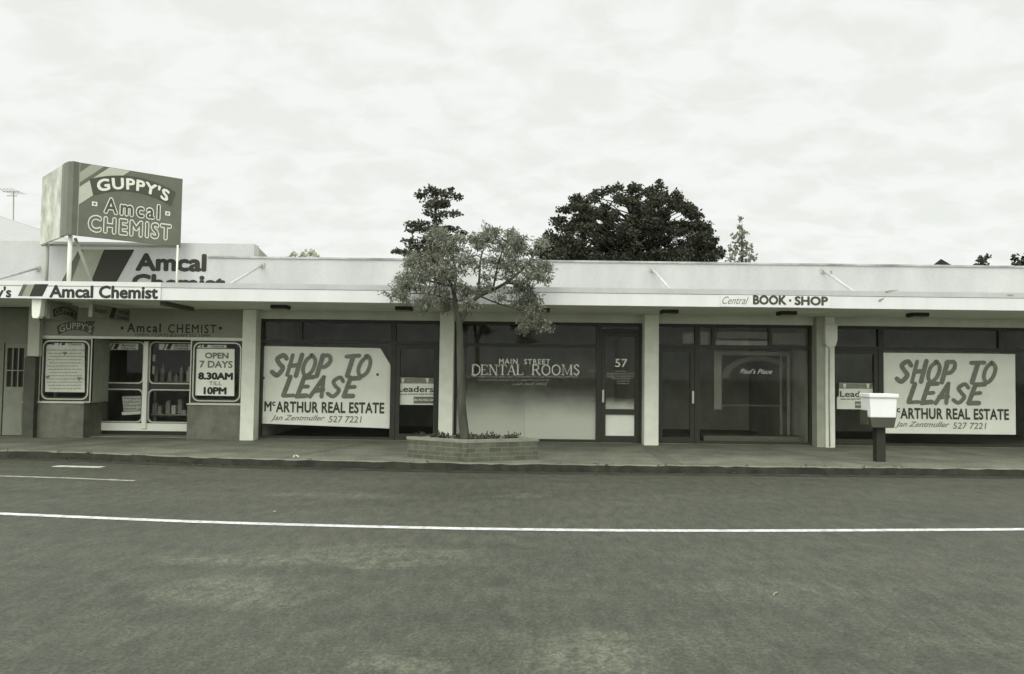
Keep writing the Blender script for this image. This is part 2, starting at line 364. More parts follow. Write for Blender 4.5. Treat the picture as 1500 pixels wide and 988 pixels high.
def asphalt():
    m = bpy.data.materials.new('asphalt'); m.use_nodes = True; t = m.node_tree; b = t.nodes['Principled BSDF']
    b.inputs['Roughness'].default_value = .6; b.inputs['Specular IOR Level'].default_value = .45
    tc = t.nodes.new('ShaderNodeTexCoord')
    def noise(scale, det, vec, rough=.6, dist=0):
        mp = t.nodes.new('ShaderNodeMapping'); mp.inputs['Scale'].default_value = vec; t.links.new(tc.outputs['Object'], mp.inputs[0])
        n = t.nodes.new('ShaderNodeTexNoise'); n.inputs['Scale'].default_value = scale; n.inputs['Detail'].default_value = det; n.inputs['Roughness'].default_value = rough; n.inputs['Distortion'].default_value = dist
        t.links.new(mp.outputs[0], n.inputs[0]); return n.outputs[0]
    def mr(x, a, b_, c, d):
        n = t.nodes.new('ShaderNodeMapRange'); t.links.new(x, n.inputs[0])
        for i, q in enumerate((a, b_, c, d)): n.inputs[i + 1].default_value = q
        return n.outputs[0]
    def mul(x, y):
        n = t.nodes.new('ShaderNodeMath'); n.operation = 'MULTIPLY'; t.links.new(x, n.inputs[0]); t.links.new(y, n.inputs[1]); return n.outputs[0]
    def M2(op, x, y=None, cy=None):
        n = t.nodes.new('ShaderNodeMath'); n.operation = op; t.links.new(x, n.inputs[0])
        if y is not None: t.links.new(y, n.inputs[1])
        elif cy is not None: n.inputs[1].default_value = cy
        return n.outputs[0]
    # places where traffic has worn the seal: each an uneven patch at its own spot on the road
    ragged = t.nodes.new('ShaderNodeVectorMath'); ragged.operation = 'MULTIPLY_ADD'
    nv = t.nodes.new('ShaderNodeTexNoise'); nv.inputs['Scale'].default_value = 1.1; nv.inputs['Detail'].default_value = 8; nv.inputs['Roughness'].default_value = .7; t.links.new(tc.outputs['Object'], nv.inputs[0])
    t.links.new(nv.outputs['Color'], ragged.inputs[0]); ragged.inputs[1].default_value = (1.6, 1.0, 0); t.links.new(tc.outputs['Object'], ragged.inputs[2])
    acc = None
    for (x0, y0, x1, y1, k) in ((250, 812, 640, 830, .75), (240, 850, 430, 890, .75), (400, 800, 700, 830, .6), (540, 968, 650, 985, .8), (770, 930, 960, 985, .75), (990, 850, 1300, 880, .35), (1300, 930, 1480, 960, .3), (385, 721, 590, 729, .55), (720, 724, 790, 730, .5), (1000, 925, 1120, 960, .3)):
        p, q_ = atz(x0, (y0 + y1) / 2, 0), atz(x1, (y0 + y1) / 2, 0); f_, n_ = atz((x0 + x1) / 2, y0, 0), atz((x0 + x1) / 2, y1, 0)
        mp = t.nodes.new('ShaderNodeMapping'); mp.vector_type = 'TEXTURE'
        mp.inputs['Location'].default_value = ((p.x + q_.x) / 2 + .8, (f_.y + n_.y) / 2 + .5, 0); mp.inputs['Scale'].default_value = ((q_.x - p.x) * .62, (f_.y - n_.y) * .62, 1)
        t.links.new(ragged.outputs[0], mp.inputs[0])
        ln = t.nodes.new('ShaderNodeVectorMath'); ln.operation = 'LENGTH'; t.links.new(mp.outputs[0], ln.inputs[0])
        one = mr(ln.outputs['Value'], .55, 1.15, k, 0)
        acc = one if acc is None else M2('MAXIMUM', acc, one)
    worn = M2('MAXIMUM', acc, mr(noise(.55, 7, (.55, 1.0, 1), .68, .5), .55, .72, 0, .35))
    gr = noise(11, 8, (1, .7, 1), .8)
    spk = mr(gr, .42, .60, .2, 1.0)
    base = mul(mr(noise(.8, 7, (.4, 1, 1), .65), .3, .7, .049, .070), mr(noise(4.5, 6, (1, .7, 1), .7), .35, .65, .86, 1.14))
    grain = mul(mr(noise(34, 8, (1, .8, 1), .95), .40, .60, .35, 1.65), mr(noise(9, 3, (1, .35, 1), .7), .36, .64, .80, 1.20))
    tot = t.nodes.new('ShaderNodeMath'); tot.operation = 'MULTIPLY_ADD'; t.links.new(mul(worn, spk), tot.inputs[0]); tot.inputs[1].default_value = .085; t.links.new(base, tot.inputs[2])
    val = mul(tot.outputs[0], grain)
    cb = t.nodes.new('ShaderNodeVectorMath'); cb.operation = 'SCALE'; cb.inputs[0].default_value = C(1.0)[:3]
    cb.inputs[0].default_value = (.93, 1.0, .69); t.links.new(val, cb.inputs['Scale']); t.links.new(cb.outputs[0], b.inputs['Base Color'])
    bp = t.nodes.new('ShaderNodeBump'); bp.inputs['Strength'].default_value = .35; bp.inputs['Distance'].default_value = .008
    t.links.new(noise(120, 4, (1, 1, 1), .7), bp.inputs['Height']); t.links.new(bp.outputs[0], b.inputs['Normal'])
    return m
rd = MB(); rd.poly([(-60, -20, 0), (60, -20, 0)] + [(x, y + .03, 0) for x, y in reversed(KERB)])
tag(rd.build('road', asphalt(), origin=(0, 0, 0)), kind='structure')
def strip(name, path, wid, z, m):
    mb = MB()
    for (a, b) in zip(path[:-1], path[1:]):
        t = Vector((b[0] - a[0], b[1] - a[1], 0)).normalized(); n = Vector((-t.y, t.x, 0))
        A, B = Vector((a[0], a[1], z)), Vector((b[0], b[1], z))
        mb.poly([A - n * wid / 2, B - n * wid / 2, B + n * wid / 2, A + n * wid / 2])
    return tag(mb.build(name, m, origin=(0, 0, 0)), kind='structure')
def pathpx(pts, z):
    q = [atz(x, y, z) for x, y in pts]; return [(p.x, p.y) for p in q]
M_line = mat('road_paint', .40, .85, v2=.68, scale=7, detail=9, fine=.25, fscale=22, neutral=True)
cl = pathpx([(0, 752.5), (250, 763), (500, 770.5), (750, 775.5), (1000, 777.5), (1250, 777), (1500, 775.5)], .004)
cl = [(cl[0][0] - 12, cl[0][1] + .75)] + catmull(cl, 5) + [(cl[-1][0] + 14, cl[-1][1] + .35)]
strip('road_line', cl, .125, .004, M_line)
M_wornline = mat("worn_road_paint", .18, .85, v2=.36, scale=8, detail=8, fine=.2, fscale=30)
strip('road_line', [(-22, 12.15)] + pathpx([(0, 697.5), (100, 700.5), (197, 704.5)], .004), .11, .004, M_wornline)
strip('road_line', pathpx([(80, 683), (150, 684.5)], .004), .2, .004, mat('worn_road_paint_b', .3, .85, v2=.6, scale=8, detail=8))
M_patch = mat('road_seal_patch', .13, .9, v2=.155, scale=5, detail=8, fine=.2, fscale=60)
# dark gutter strip, kerb and pavement
gut = MB(); kb = MB(); pv = MB()
rnd = random.Random(3)
M_gut = mat('gutter_strip', .035, .9, .35, 3, 6)
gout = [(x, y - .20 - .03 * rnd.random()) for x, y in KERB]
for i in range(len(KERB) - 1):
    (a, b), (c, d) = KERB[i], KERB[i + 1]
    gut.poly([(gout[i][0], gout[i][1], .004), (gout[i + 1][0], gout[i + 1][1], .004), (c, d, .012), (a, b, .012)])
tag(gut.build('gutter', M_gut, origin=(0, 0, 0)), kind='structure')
kp = []
x = -60.0
def kerb_y(x):
    for (a, b), (c, d) in zip(KERB[:-1], KERB[1:]):
        if a <= x <= c: return b + (d - b) * (x - a) / (c - a)
    return 13.1
while x < 60:
    kp.append((x, kerb_y(x) + rnd.uniform(-.03, .03), ZP - .004 + rnd.uniform(-.014, .004))); x += .16 if abs(x) < 14 else 2
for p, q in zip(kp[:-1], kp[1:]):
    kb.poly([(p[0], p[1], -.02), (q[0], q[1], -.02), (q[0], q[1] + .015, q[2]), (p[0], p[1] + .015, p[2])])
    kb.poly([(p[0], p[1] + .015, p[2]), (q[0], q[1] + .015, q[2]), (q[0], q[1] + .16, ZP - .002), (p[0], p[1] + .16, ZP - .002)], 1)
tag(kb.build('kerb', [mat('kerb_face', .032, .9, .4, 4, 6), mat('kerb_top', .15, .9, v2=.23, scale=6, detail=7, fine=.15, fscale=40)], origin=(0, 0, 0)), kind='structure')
pts = [(p[0], p[1] + .16, ZP) for p in kp]
for p, q in zip(pts[:-1], pts[1:]):
    pv.poly([p, q, (q[0], 22, ZP), (p[0], 22, ZP)])
tag(pv.build('pavement', mat('pavement_concrete', .105, .9, v2=.19, scale=1.3, detail=7, bump=.2, bscale=50, fine=.25, fscale=22), origin=(0, 0, 0)), kind='structure')
# darker tar joints that cross the pavement
for (x, wd, sk) in ((-8.0, .22, 1.1), (-3.4, .14, .9), (2.75, .30, .1), (5.65, .12, -1.0), (10.4, .1, -.8)):
    ky = kerb_y(x) + .2
    strip('pavement_seam', [(x - sk, ky), (x, 16.6)] if False else [(x - sk * .5, ky + .02), (x + sk * .5, 16.5)], wd, ZP + .004, mat('pavement_seam', .125, .9, .2, 6, 6))

# ================================================================== BUILDINGS
XD = -6.52                                    # line where the chemist's building meets the row of shops
def X(px, Y=F, py=560): return at(px, py, Y).x
ZS, ZH, ZT = 2.875, 2.70, 2.225               # soffit, window heads, transoms
row = thing('shop_building', (4, 17, 0), 'long low white row of four vacant shops under one awning with plain flat parapet', 'building')
chem = thing('shop_building', (-9, 17, 0), 'white corner chemist shop with taller parapet painted in big black lettering', 'building')
XR, XL = 34.0, -30.0

def awning(parent, x0, x1):
    mb = MB().prism([(x0, YA + .05, 2.90), (x0, F - .15, 2.90), (x0, F - .15, 3.27), (x0, YA + .05, 3.17)], (x1 - x0, 0, 0)); aw = mb.build('awning', M_iron, parent)
    MB().box(x0, x1, YA + .02, YP - .02 + .2, ZS, 2.90 - .002).build('soffit', M_soffit, aw)
    fb = MB().box(x0, x1, YA, YA + .05, 2.862, 3.088); fb.build('fascia', M_fascia, aw, bevel=.004)
    gt = MB().box(x0, x1, YA - .008, YA + .05, 3.094, 3.19); gt.build('gutter_edge', M_wall, aw)
    MB().box(x0, x1, YA + .012, YA + .05, 3.0885, 3.0935).build('shadow_gap', M_black, aw)
    return aw
awning(row, XD, XR); awning(chem, XL, XD - .003)

# walls, parapets, roofs
ztop_r = 4.01
wl = MB().box(XD, XR, F - .17, F + .15, ZS + .03, ztop_r - .03)
wl.build('parapet', M_wall, row)
MB().box(XD + .004, XR, F - .20, F + .18, ztop_r - .03, ztop_r + .012).build('parapet_capping', mat('capping', .22, .8, v2=.55, scale=1.6, detail=8, neutral=True), row, bevel=.006)
MB().box(XD, XR, F - .15, F + .2, ZH, ZS + .028).build('lintel', M_lintel, row)
MB().box(XD, XR, F + .152, 25.8, 3.3, 3.5).build('roof', M_iron, row)
xq = at(372, 370, F - .17).x
zc = at(240, 356, F - .17).z
MB().box(XL, XD - .003, F - .17, F + .15, ZS + .03, ztop_r).build('parapet', M_wall, chem)
MB().prism([(XL, F - .17, ztop_r), (XL, F + .15, ztop_r), (XL, F + .15, zc), (XL, F - .17, zc)], (xq - XL, 0, 0)).build('upper_parapet', M_wall, chem)
# return wall at its end, raked back to the lower roof
MB().prism([(xq, F + .152, 3.4), (xq, F + 2.6, 3.4), (xq, F + 1.9, 3.98), (xq, F + .152, zc - .03)], (-.15, 0, 0)).build('parapet_return', M_grey, chem)  # grey, not the wall's white: this side's shade is put into its colour
MB().box(XL, XD - .003, F + .152, 25.8, 3.2, 3.395).build('roof', M_iron, chem)
# tie rods from the parapet down to the awning deck
def tie(parent, a, b, ya=F - .19, yb=15.1):
    A, B = at(a[0], a[1], ya), at(b[0], b[1], yb); B = A + (B - A) * 1.22
    o = MB().tube([A, B], .028, 8).build('tie_rod', mat("tie_rod_paint", .49, .6, .1, 5, neutral=True), parent, smooth=True)
    MB().box(A.x - .05, A.x + .05, ya - .02, ya + .018, A.z - .06, A.z + .04).build('anchor_plate', M_band_l, o)
tie(row, (955, 394), (978, 420)); tie(row, (1206, 396), (1250, 427)); tie(chem, (384, 388), (338, 416)); tie(chem, (55, 393), (8, 406))

# old paint marks on the fascia and parapet of the row
M_stain = mat('rust_stain', .16, .9, v2=.4, scale=20, detail=6)
for pts_, Y_ in (([(1286, 441.5), (1289, 438.5), (1294, 437), (1297, 435), (1293, 440), (1289, 443)], YA - .002), ([(1296, 427), (1304, 425.5), (1318, 425), (1306, 427.5), (1298, 430)], YA - .011), ([(1475, 432), (1484, 431.5), (1485, 433.5), (1476, 434)], YA - .011), ([(1216, 397), (1219, 397), (1219, 404), (1217, 402)], F - .174)):
    MB().poly([at(x, y, Y_) for x, y in pts_]).build('paint_stain', M_stain, row)
# piers (ends of the party walls)
def pier(parent, px0, px1, z1=ZS, m=M_pier, y0=YP):
    a, b = X(px0, y0), X(px1, y0)
    return MB().box(a, b, y0, F + .2, ZP - .02, z1 - .003).build('pier', m, parent, bevel=.008), a, b
p1 = pier(row, 353, 373); p2 = pier(row, 643, 663.5); p3 = pier(row, 944, 965)
# last pier is double: grey half, white half with a swollen head
pg = pier(row, 1196.5, 1209, m=M_grey, y0=YP + .05); pw = pier(row, 1209.5, 1223)
c0, c1 = pw[1], pw[2]
hz = at(1216, 476, YP).z
MB().prism([(c0 - .02, YP - .05, hz - .38), (c0 + .02, YP - .05, hz - .47), (c1 - .01, YP - .05, hz - .47), (c1 + .045, YP - .05, hz - .33), (c1 + .045, YP - .05, hz), (c0 - .02, YP - .05, hz)], (0, .12, 0)).build('pier_head', M_pier, row, bevel=.01)
MB().tube([(c0 + .07, YP - .02, ZP + .02), (c0 + .065, YP - .02, 1.3), (c0 + .075, YP - .02, hz - .5), (c0 - .03, YP - .02, hz - .42)], .012, 6).build('downpipe', M_grey, row, smooth=True)

# shop interiors
def interior(parent, x0, x1, y1=21.5, m=M_int, y0=F + .15):
    mb = MB()
    mb.box(x0 - .08, x0, y0, y1, ZP, 2.95); mb.box(x1, x1 + .08, y0, y1, ZP, 2.95); mb.box(x0, x1, y1, y1 + .1, ZP, 2.95)
    mb.box(x0, x1, y0, y1, 2.87, 2.95); mb.box(x0, x1, F - .04, y1, ZP + .004, ZP + .02, 1)
    return mb.build('interior', [m, M_floor], parent)

class Shop:
    """an opening between two piers: shop_window and shop_door parts in dark frames"""
    def __init__(s, parent, a, b): s.p = parent; s.a = a; s.b = b; s.z0 = ZP + .022
    def window(s, x0, x1, zb=None, zt=ZT, bars=(), sill=.05):
        fr = MB(); y0, y1 = F - .05, F + .04; z0 = s.z0
        fr.box(x0, x1, y0, y1, z0, z0 + sill); fr.box(x0, x1, y0, y1, ZH - .06, ZH - .002)
        fr.box(x0, x0 + .055, y0, y1, z0 + sill, ZH - .06); fr.box(x1 - .055, x1, y0, y1, z0 + sill, ZH - .06)
        fr.box(x0 + .055, x1 - .055, y0 + .003, y1 - .003, zt - .035, zt + .035)
        for b in bars: fr.box(b - .03, b + .03, y0 + .004, y1 - .004, zt + .035, ZH - .06)
        w_ = fr.build('shop_window', M_dark, s.p)
        xs = [x0 + .055] + list(bars) + [x1 - .055]
        for q in range(len(xs) - 1): MB().box(xs[q] + (.03 if q else 0), xs[q + 1] - (.03 if q < len(xs) - 2 else 0), F - .003, F + .003, zt + .035, ZH - .06).build('pane', M_glass, w_)
        MB().box(x0 + .055, x1 - .055, F - .004, F + .004, z0 + sill, zt - .035).build('pane', M_glass, w_)
        return w_
    def door(s, x0, x1, mid=None, zt=ZT, hx=None, stile=.09):
        fr = MB(); y0, y1 = F - .055, F + .045; z0 = s.z0
        # jambs and transom
        fr.box(x0, x0 + .05, y0, y1, z0, ZH - .002); fr.box(x1 - .05, x1, y0, y1, z0, ZH - .002)
        fr.box(x0 + .05, x1 - .05, y0, y1, ZH - .06, ZH - .002); fr.box(x0 + .05, x1 - .05, y0 + .003, y1, zt - .035, zt + .035)
        d = fr.build('shop_door', M_dark, s.p)
        MB().box(x0 + .05, x1 - .05, F - .003, F + .003, zt + .035, ZH - .06).build('pane', M_glass, d)
        lf = MB(); a, b = x0 + .055, x1 - .055; y0 += .012; y1 -= .012
        lf.box(a, a + stile, y0, y1, z0 + .01, zt - .04); lf.box(b - stile, b, y0, y1, z0 + .01, zt - .04)
        lf.box(a + stile, b - stile, y0, y1, z0 + .01, z0 + .13); lf.box(a + stile, b - stile, y0, y1, zt - .13, zt - .04)
        if mid: lf.box(a + stile, b - stile, y0, y1, mid - .055, mid + .055)
        lo = lf.build('door_leaf', M_dark, d)
        zs = [z0 + .13] + ([mid - .055, mid + .055] if mid else []) + [zt - .13]
        for q in range(0, len(zs), 2): MB().box(a + stile, b - stile, F - .004, F + .004, zs[q], zs[q + 1]).build('pane', M_glass, d)
        if hx is not None:
            MB().box(hx - .022, hx + .022, y0 - .05, y0 - .002, 1.00, 1.27).build('handle', M_alu, d, bevel=.006)
        return d

# shop A: lease poster and door
A = Shop(row, p1[2], p2[1]); interior(row, A.a + .02, A.b - .02)
xa = X(576)
A.window(A.a, xa, bars=(X(440),)); A.door(xa + .002, A.b)
# shop B: dental rooms
B = Shop(row, p2[2], p3[1]); interior(row, B.a + .02, B.b - .02)
xb = X(877)
B.window(B.a, xb, zt=2.20); B.door(xb + .002, B.b, mid=.80, zt=2.70 - .06 - .10, hx=X(883))
# shop C: book shop, door on the left
Cs = Shop(row, p3[2], pg[1]); interior(row, Cs.a + .02, Cs.b - .02)
xc = X(1020.5)
Cs.door(Cs.a, xc, hx=X(1014)); Cs.window(xc + .002, Cs.b, bars=(X(1044), X(1127)))
# shop D: lease poster
D = Shop(row, pw[2], 13.2); interior(row, D.a + .02, D.b - .02)
xd = X(1289)
D.door(D.a, xd); D.window(xd + .002, 11.9, bars=(X(1464),)); D.door(11.902, 13.1)
pier(row, 1655, 1680)
MB().box(13.45, XR, F - .1, F + .2, ZP - .02, ZH - .004).build('side_wall', M_lintel, row)

# in the book shop: street reflection built as solid frame and arch, wall linings, strip of light wall
cx0, cx1 = X(1046, F + 1.2), X(1176, F + 1.2); ztp = at(1100, 515, F + 1.2).z; zbt = at(1100, 601, F + 1.2).z
yq = F + 1.2
mb = MB()
a0, a1 = X(1057, yq), X(1166, yq)
mb.box(cx0, a0, yq, yq + .06, zbt, ztp); mb.box(a0, cx1, yq + .002, yq + .06, ztp - .09, ztp)
bk = mb.build('reflected_frame', mat('reflected_frame_paint', .30, .8, .08, 3), row)
ac = MB(); mx_ = (a0 + a1) / 2; ra = (a1 - a0) / 2; zs_ = ztp - .09 - ra * .62
pp = []
for k in range(13):
    t = math.pi * k / 12; pp.append((mx_ - math.cos(t) * ra, zs_ + math.sin(t) * ra * .60))
for (p, q) in zip(pp[:-1], pp[1:]):
    s0 = .80
    P_ = lambda c: (mx_ + (c[0] - mx_) * s0, zs_ + (c[1] - zs_) * s0)
    ac.poly([(p[0], yq + .01, p[1]), (q[0], yq + .01, q[1]), (P_(q)[0], yq + .01, P_(q)[1]), (P_(p)[0], yq + .01, P_(p)[1])])
ac.box(a0, X(1160, yq), yq + .01, yq + .04, zbt + .09, zbt + .12)
ac.build('reflected_arch', mat('reflected_arch_paint', .15, .8, .1, 3), row)
for (pa, pb, yy, v) in ((1178, 1193, F + .6, .24), (1153, 1157, F + 1.0, .24), (1142, 1146, F + 1.1, .2)):
    MB().box(X(pa, yy), X(pb, yy), yy, yy + .05, ZP + .02, at(pa, 520, yy).z).build('wall_lining', mat('lining_%d' % pa, v, .8, .1, 3), row)
MB().box(X(1030, F + .4), X(1192, F + .4), F + .35, F + .9, ZP + .021, ZP + .16).build('window_ledge', mat('ledge', .12, .8, .1, 3), row)
# flat panels behind the transom lights of the book shop
for (pa, pb, ya, yb, v) in ((1026, 1038, 487, 506, .3), (1048, 1125, 499, 507, .34), (1050, 1125, 486, 496, .16), (1132, 1188, 488, 505, .16), (1000, 1016, 488, 503, .3)):
    yy = F + .25
    MB().box(X(pa, yy), X(pb, yy), yy, yy + .03, at(pa, yb, yy).z, at(pa, ya, yy).z).build('header_panel', mat('header_%d' % pa, v, .8, .2, 6, 6), row)

# ------------------------------------------------------------------ chemist front
YC = F - .25
xl0, xl1 = X(58, YC), X(133, YC); xr0, xr1 = X(277, YC), p1[1] - .004
zsb, zst = at(200, 497, YC).z, ZS - .004
MB().box(X(54, YC), xr1, YC, F + .2, zsb, zst).build('sign_band', mat('sign_band_paint', .26, .8, .08, 3), chem)
MB().box(X(54, YC), xr1, YC - .02, YC - .002, zsb, zsb + .05).build('sign_band_trim', M_alu, chem)
zpl = at(90, 589, YC).z
def plinth(x0, x1):
    MB().box(x0, x1, YC - .02, F + .75, ZP - .02, zpl - .03).build('plinth', M_tin, chem, bevel=.006)
    MB().box(x0 - .01, x1 + .01, YC - .05, F + .75, zpl - .029, zpl).build('sill', M_alu, chem, bevel=.004)
xpl = X(125, YC)
plinth(X(36, YC), xpl); plinth(X(276, YC), xr1)
def shop_case(x0, x1, x2):
    """display window with rounded metal trim"""
    z0, z1 = zpl + .002, zsb - .004
    mb = MB(); o = rr(x0, z0, x1, z1, .02); i = rr(x0 + .10, z0 + .10, x1 - .10, z1 - .10, .10); ring(mb, o, i, YC, YC + .08)
    wd = mb.build('shop_window', M_dark, chem)
    m2 = MB(); ring(m2, rr(x0 + .045, z0 + .045, x1 - .045, z1 - .045, .14), rr(x0 + .07, z0 + .07, x1 - .07, z1 - .07, .12), YC - .012, YC - .002)
    ring(m2, rr(x0 - .01, z0 - .01, x1 + .01, z1 + .002, .02), rr(x0 + .012, z0 + .012, x1 - .012, z1 - .012, .02), YC - .014, YC - .002)
    m2.build('metal_trim', M_alu, wd)
    MB().box(x0 + .08, x1 - .08, YC + .03, YC + .036, z0 + .08, z1 - .08).build('pane', M_glass, wd)
    # glazed return into the entrance
    return wd
shop_case(xl0, xl1, 0); shop_case(X(279, YC), xr1, 0)
# side returns of the entrance
yd = F + .5
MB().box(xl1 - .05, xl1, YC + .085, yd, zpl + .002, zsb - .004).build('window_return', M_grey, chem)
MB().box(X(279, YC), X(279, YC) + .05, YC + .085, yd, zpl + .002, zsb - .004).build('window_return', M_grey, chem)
# doors
dx0, dx1 = X(140, yd), X(290, yd); dxm = X(214.5, yd); zd0 = at(214, 620, yd).z; zd1 = zsb - .02; zrm = at(214, 566.5, yd).z
ent = MB().box(dx0, dx1, yd - .03, yd + .05, zd0 - .17, zd0 - .004).build('shop_door', M_white, chem)
tag(ent, 'glazed double entrance doors with a white centre stile and white kick rail')
MB().box(dx0, dx1, yd, yd + .05, ZP, zd0 - .172).build('threshold', M_black, ent)
MB().box(dxm - .05, dxm + .05, yd - .08, yd + .04, zd0 - .12, zd1).build('centre_stile', M_white, ent, bevel=.01)
def leaf(x0, x1):
    mb = MB()
    for (za, zb) in ((zd0, zrm - .05), (zrm + .05, zd1)):
        ring(mb, rr(x0, za, x1, zb, .01), rr(x0 + .05, za + .05, x1 - .05, zb - .05, .09), yd - .01, yd + .04)
    mb.box(x0, x1, yd - .005, yd + .04, zrm - .049, zrm + .049)
    lf = mb.build('door_leaf', M_dark, ent)
    tr = MB()
    for (za, zb) in ((zd0, zrm - .05), (zrm + .05, zd1)):
        ring(tr, rr(x0 + .005, za + .01, x1 - .005, zb - .005, .11), rr(x0 + .03, za + .034, x1 - .03, zb - .03, .10), yd - .024, yd - .011)
    tr.build('metal_trim', M_alu, ent)
    for (za, zb) in ((zd0, zrm - .05), (zrm + .05, zd1)):
        MB().box(x0 + .03, x1 - .03, yd + .012, yd + .017, za + .03, zb - .03).build('pane', M_glass, ent)
leaf(dx0 + .03, dxm - .052); leaf(dxm + .052, dx1)
MB().box(dx0 - .03, dx0 + .028, yd - .03, yd + .05, ZP, zd1).build('jamb', M_alu, ent)
interior(chem, X(62, F), p1[1] - .05, 22.5, y0=yd + .06)
MB().box(X(62, F) + .02, p1[1] - .07, F + .2, yd + .4, zsb + .1, zsb + .16).build('inner_ceiling', M_int, chem)
# left pier, neighbour wall with its panelled door
MB().box(X(38, YP), X(55, YP), YP, F + .3, zpl + .95, ZS - .003).build('pier', M_band_l, chem, bevel=.006)
MB().box(X(36, YP), X(52, YP), YP - .03, F + .3, ZP, zpl + .95 + .35 - .37).build('pier_cladding', mat('dark_cladding', .07, .7, .2, 4), chem)
yn = F + .05
MB().box(XL, X(4, yn) - .002, yn, yn + .2, ZP, ZS - .003).build('side_wall', mat('side_wall_paint', .2, .8, .08, 3), chem)
MB().box(X(4, yn), X(38, yn), yn + .001, yn + .2, at(20, 503, yn).z + .002, ZS - .003).build('side_wall', mat('side_wall_paint', .2), chem)
dz1 = at(20, 503, yn).z; dza, dzb = at(20, 567, yn).z, at(20, 510, yn).z
sd = MB(); q0, q1 = X(5, yn), X(37, yn); h0, h1 = X(8, yn), X(33, yn)
sd.box(q0, h0, yn + .02, yn + .07, ZP + .01, dz1); sd.box(h1, q1, yn + .02, yn + .07, ZP + .01, dz1)
sd.box(h0, h1, yn + .02, yn + .07, ZP + .01, dza); sd.box(h0, h1, yn + .02, yn + .07, dzb, dz1)
for k in (1, 2): xx = h0 + (h1 - h0) * k / 3; sd.box(xx - .012, xx + .012, yn + .022, yn + .06, dza, dzb)
zz_ = dza + (dzb - dza) * .42; sd.box(h0, h1, yn + .025, yn + .055, zz_ - .012, zz_ + .012)
sdo = sd.build('side_door', mat('side_door_paint', .24, .7, .1, 4), chem)
MB().box(h0, h1, yn + .075, yn + .09, dza, dzb).build('pane', M_black, sdo)
MB().box(h0, h1, yn + .012, yn + .018, ZP + .2, dza - .1).build('panel', mat('side_door_paint', .24), sdo)
# bracket that hangs under the awning edge
ba = at(48.5, 443, YA + .12); bb = at(60, 467, YA + .12)
MB().prism([(ba.x, YA + .07, ZS - .003), (bb.x + .03, YA + .07, ZS - .003), (bb.x, YA + .07, bb.z + .05), (bb.x - .03, YA + .07, bb.z), (ba.x + .03, YA + .07, bb.z), (ba.x + .01, YA + .07, bb.z + .05)], (0, .14, 0)).build('awning_bracket', M_white, chem, bevel=.01)
MB().prism([(bb.x - .05, YA + .211, ZS - .004), (bb.x - .05, YA + 1.2, ZS - .004), (bb.x - .05, YA + .211, bb.z + .03)], (.03, 0, 0)).build('bracket_web', M_band_l, chem)
MB().tube([at(72, 446, YA + .6), at(58, 470, YP + .1)], .025, 6).build('awning_strut', M_black, chem)

# ------------------------------------------------------------------ painted writing on the buildings
yw = F - .174
lt = MB()
lt2 = [text2d('Amcal', .016), text2d('Chemist', .016)]
wtext(lt, 'Amcal', 198, 371, 303, 397.5, yw, bold=.045)
wtext(lt, 'Chemist', 192, 401, 331, 428, yw, bold=.045)
lt.build('painted_lettering', M_letter, chem)
def ppoly(pts, Y, m, name='painted_stripe', parent=chem, d=0):
    MB().poly([at(x, y, Y - d) for x, y in pts]).build(name, m, parent)
ppoly([(86, 420), (115, 366), (122, 366), (102, 420)], yw, mat('stripe_mid_grey', .115, .7, .08, 4))
ppoly([(102.4, 420), (122.4, 366), (151, 366), (129, 420)], yw, mat('stripe_light_grey', .29, .7, .06, 4))
ppoly([(130, 420), (152, 366), (197, 366), (167, 420)], yw, M_letter)
# fascia writing: wordmark and stripes of the chemist
yf = YA - .020
fb = MB().box(XL, X(236, YA, 430), YA - .018, YA - .010, 2.866, 3.188).build('fascia_board', M_fascia, chem)
fl = MB(); wtext(fl, "Guppy's", -52, 419, 17, 440, yf, bold=.035); wtext(fl, 'Amcal Chemist', 72, 417.5, 232, 436.5, yf, bold=.04)
fl.build('painted_lettering', M_letter, chem)
ppoly([(26, 434), (34, 417), (40, 417), (32, 434)], yf, MATS['stripe_mid_grey']); ppoly([(32.2, 434), (40.2, 417), (50, 417), (42, 434)], yf, MATS['stripe_light_grey']); ppoly([(42.5, 434.5), (50.5, 416.5), (71, 416.5), (62, 434.5)], yf, M_letter)
MB().box(XL, X(236, YA, 430), YA - .0192, YA - .0184, 3.088, 3.106).build('board_joint', M_band_m, chem)
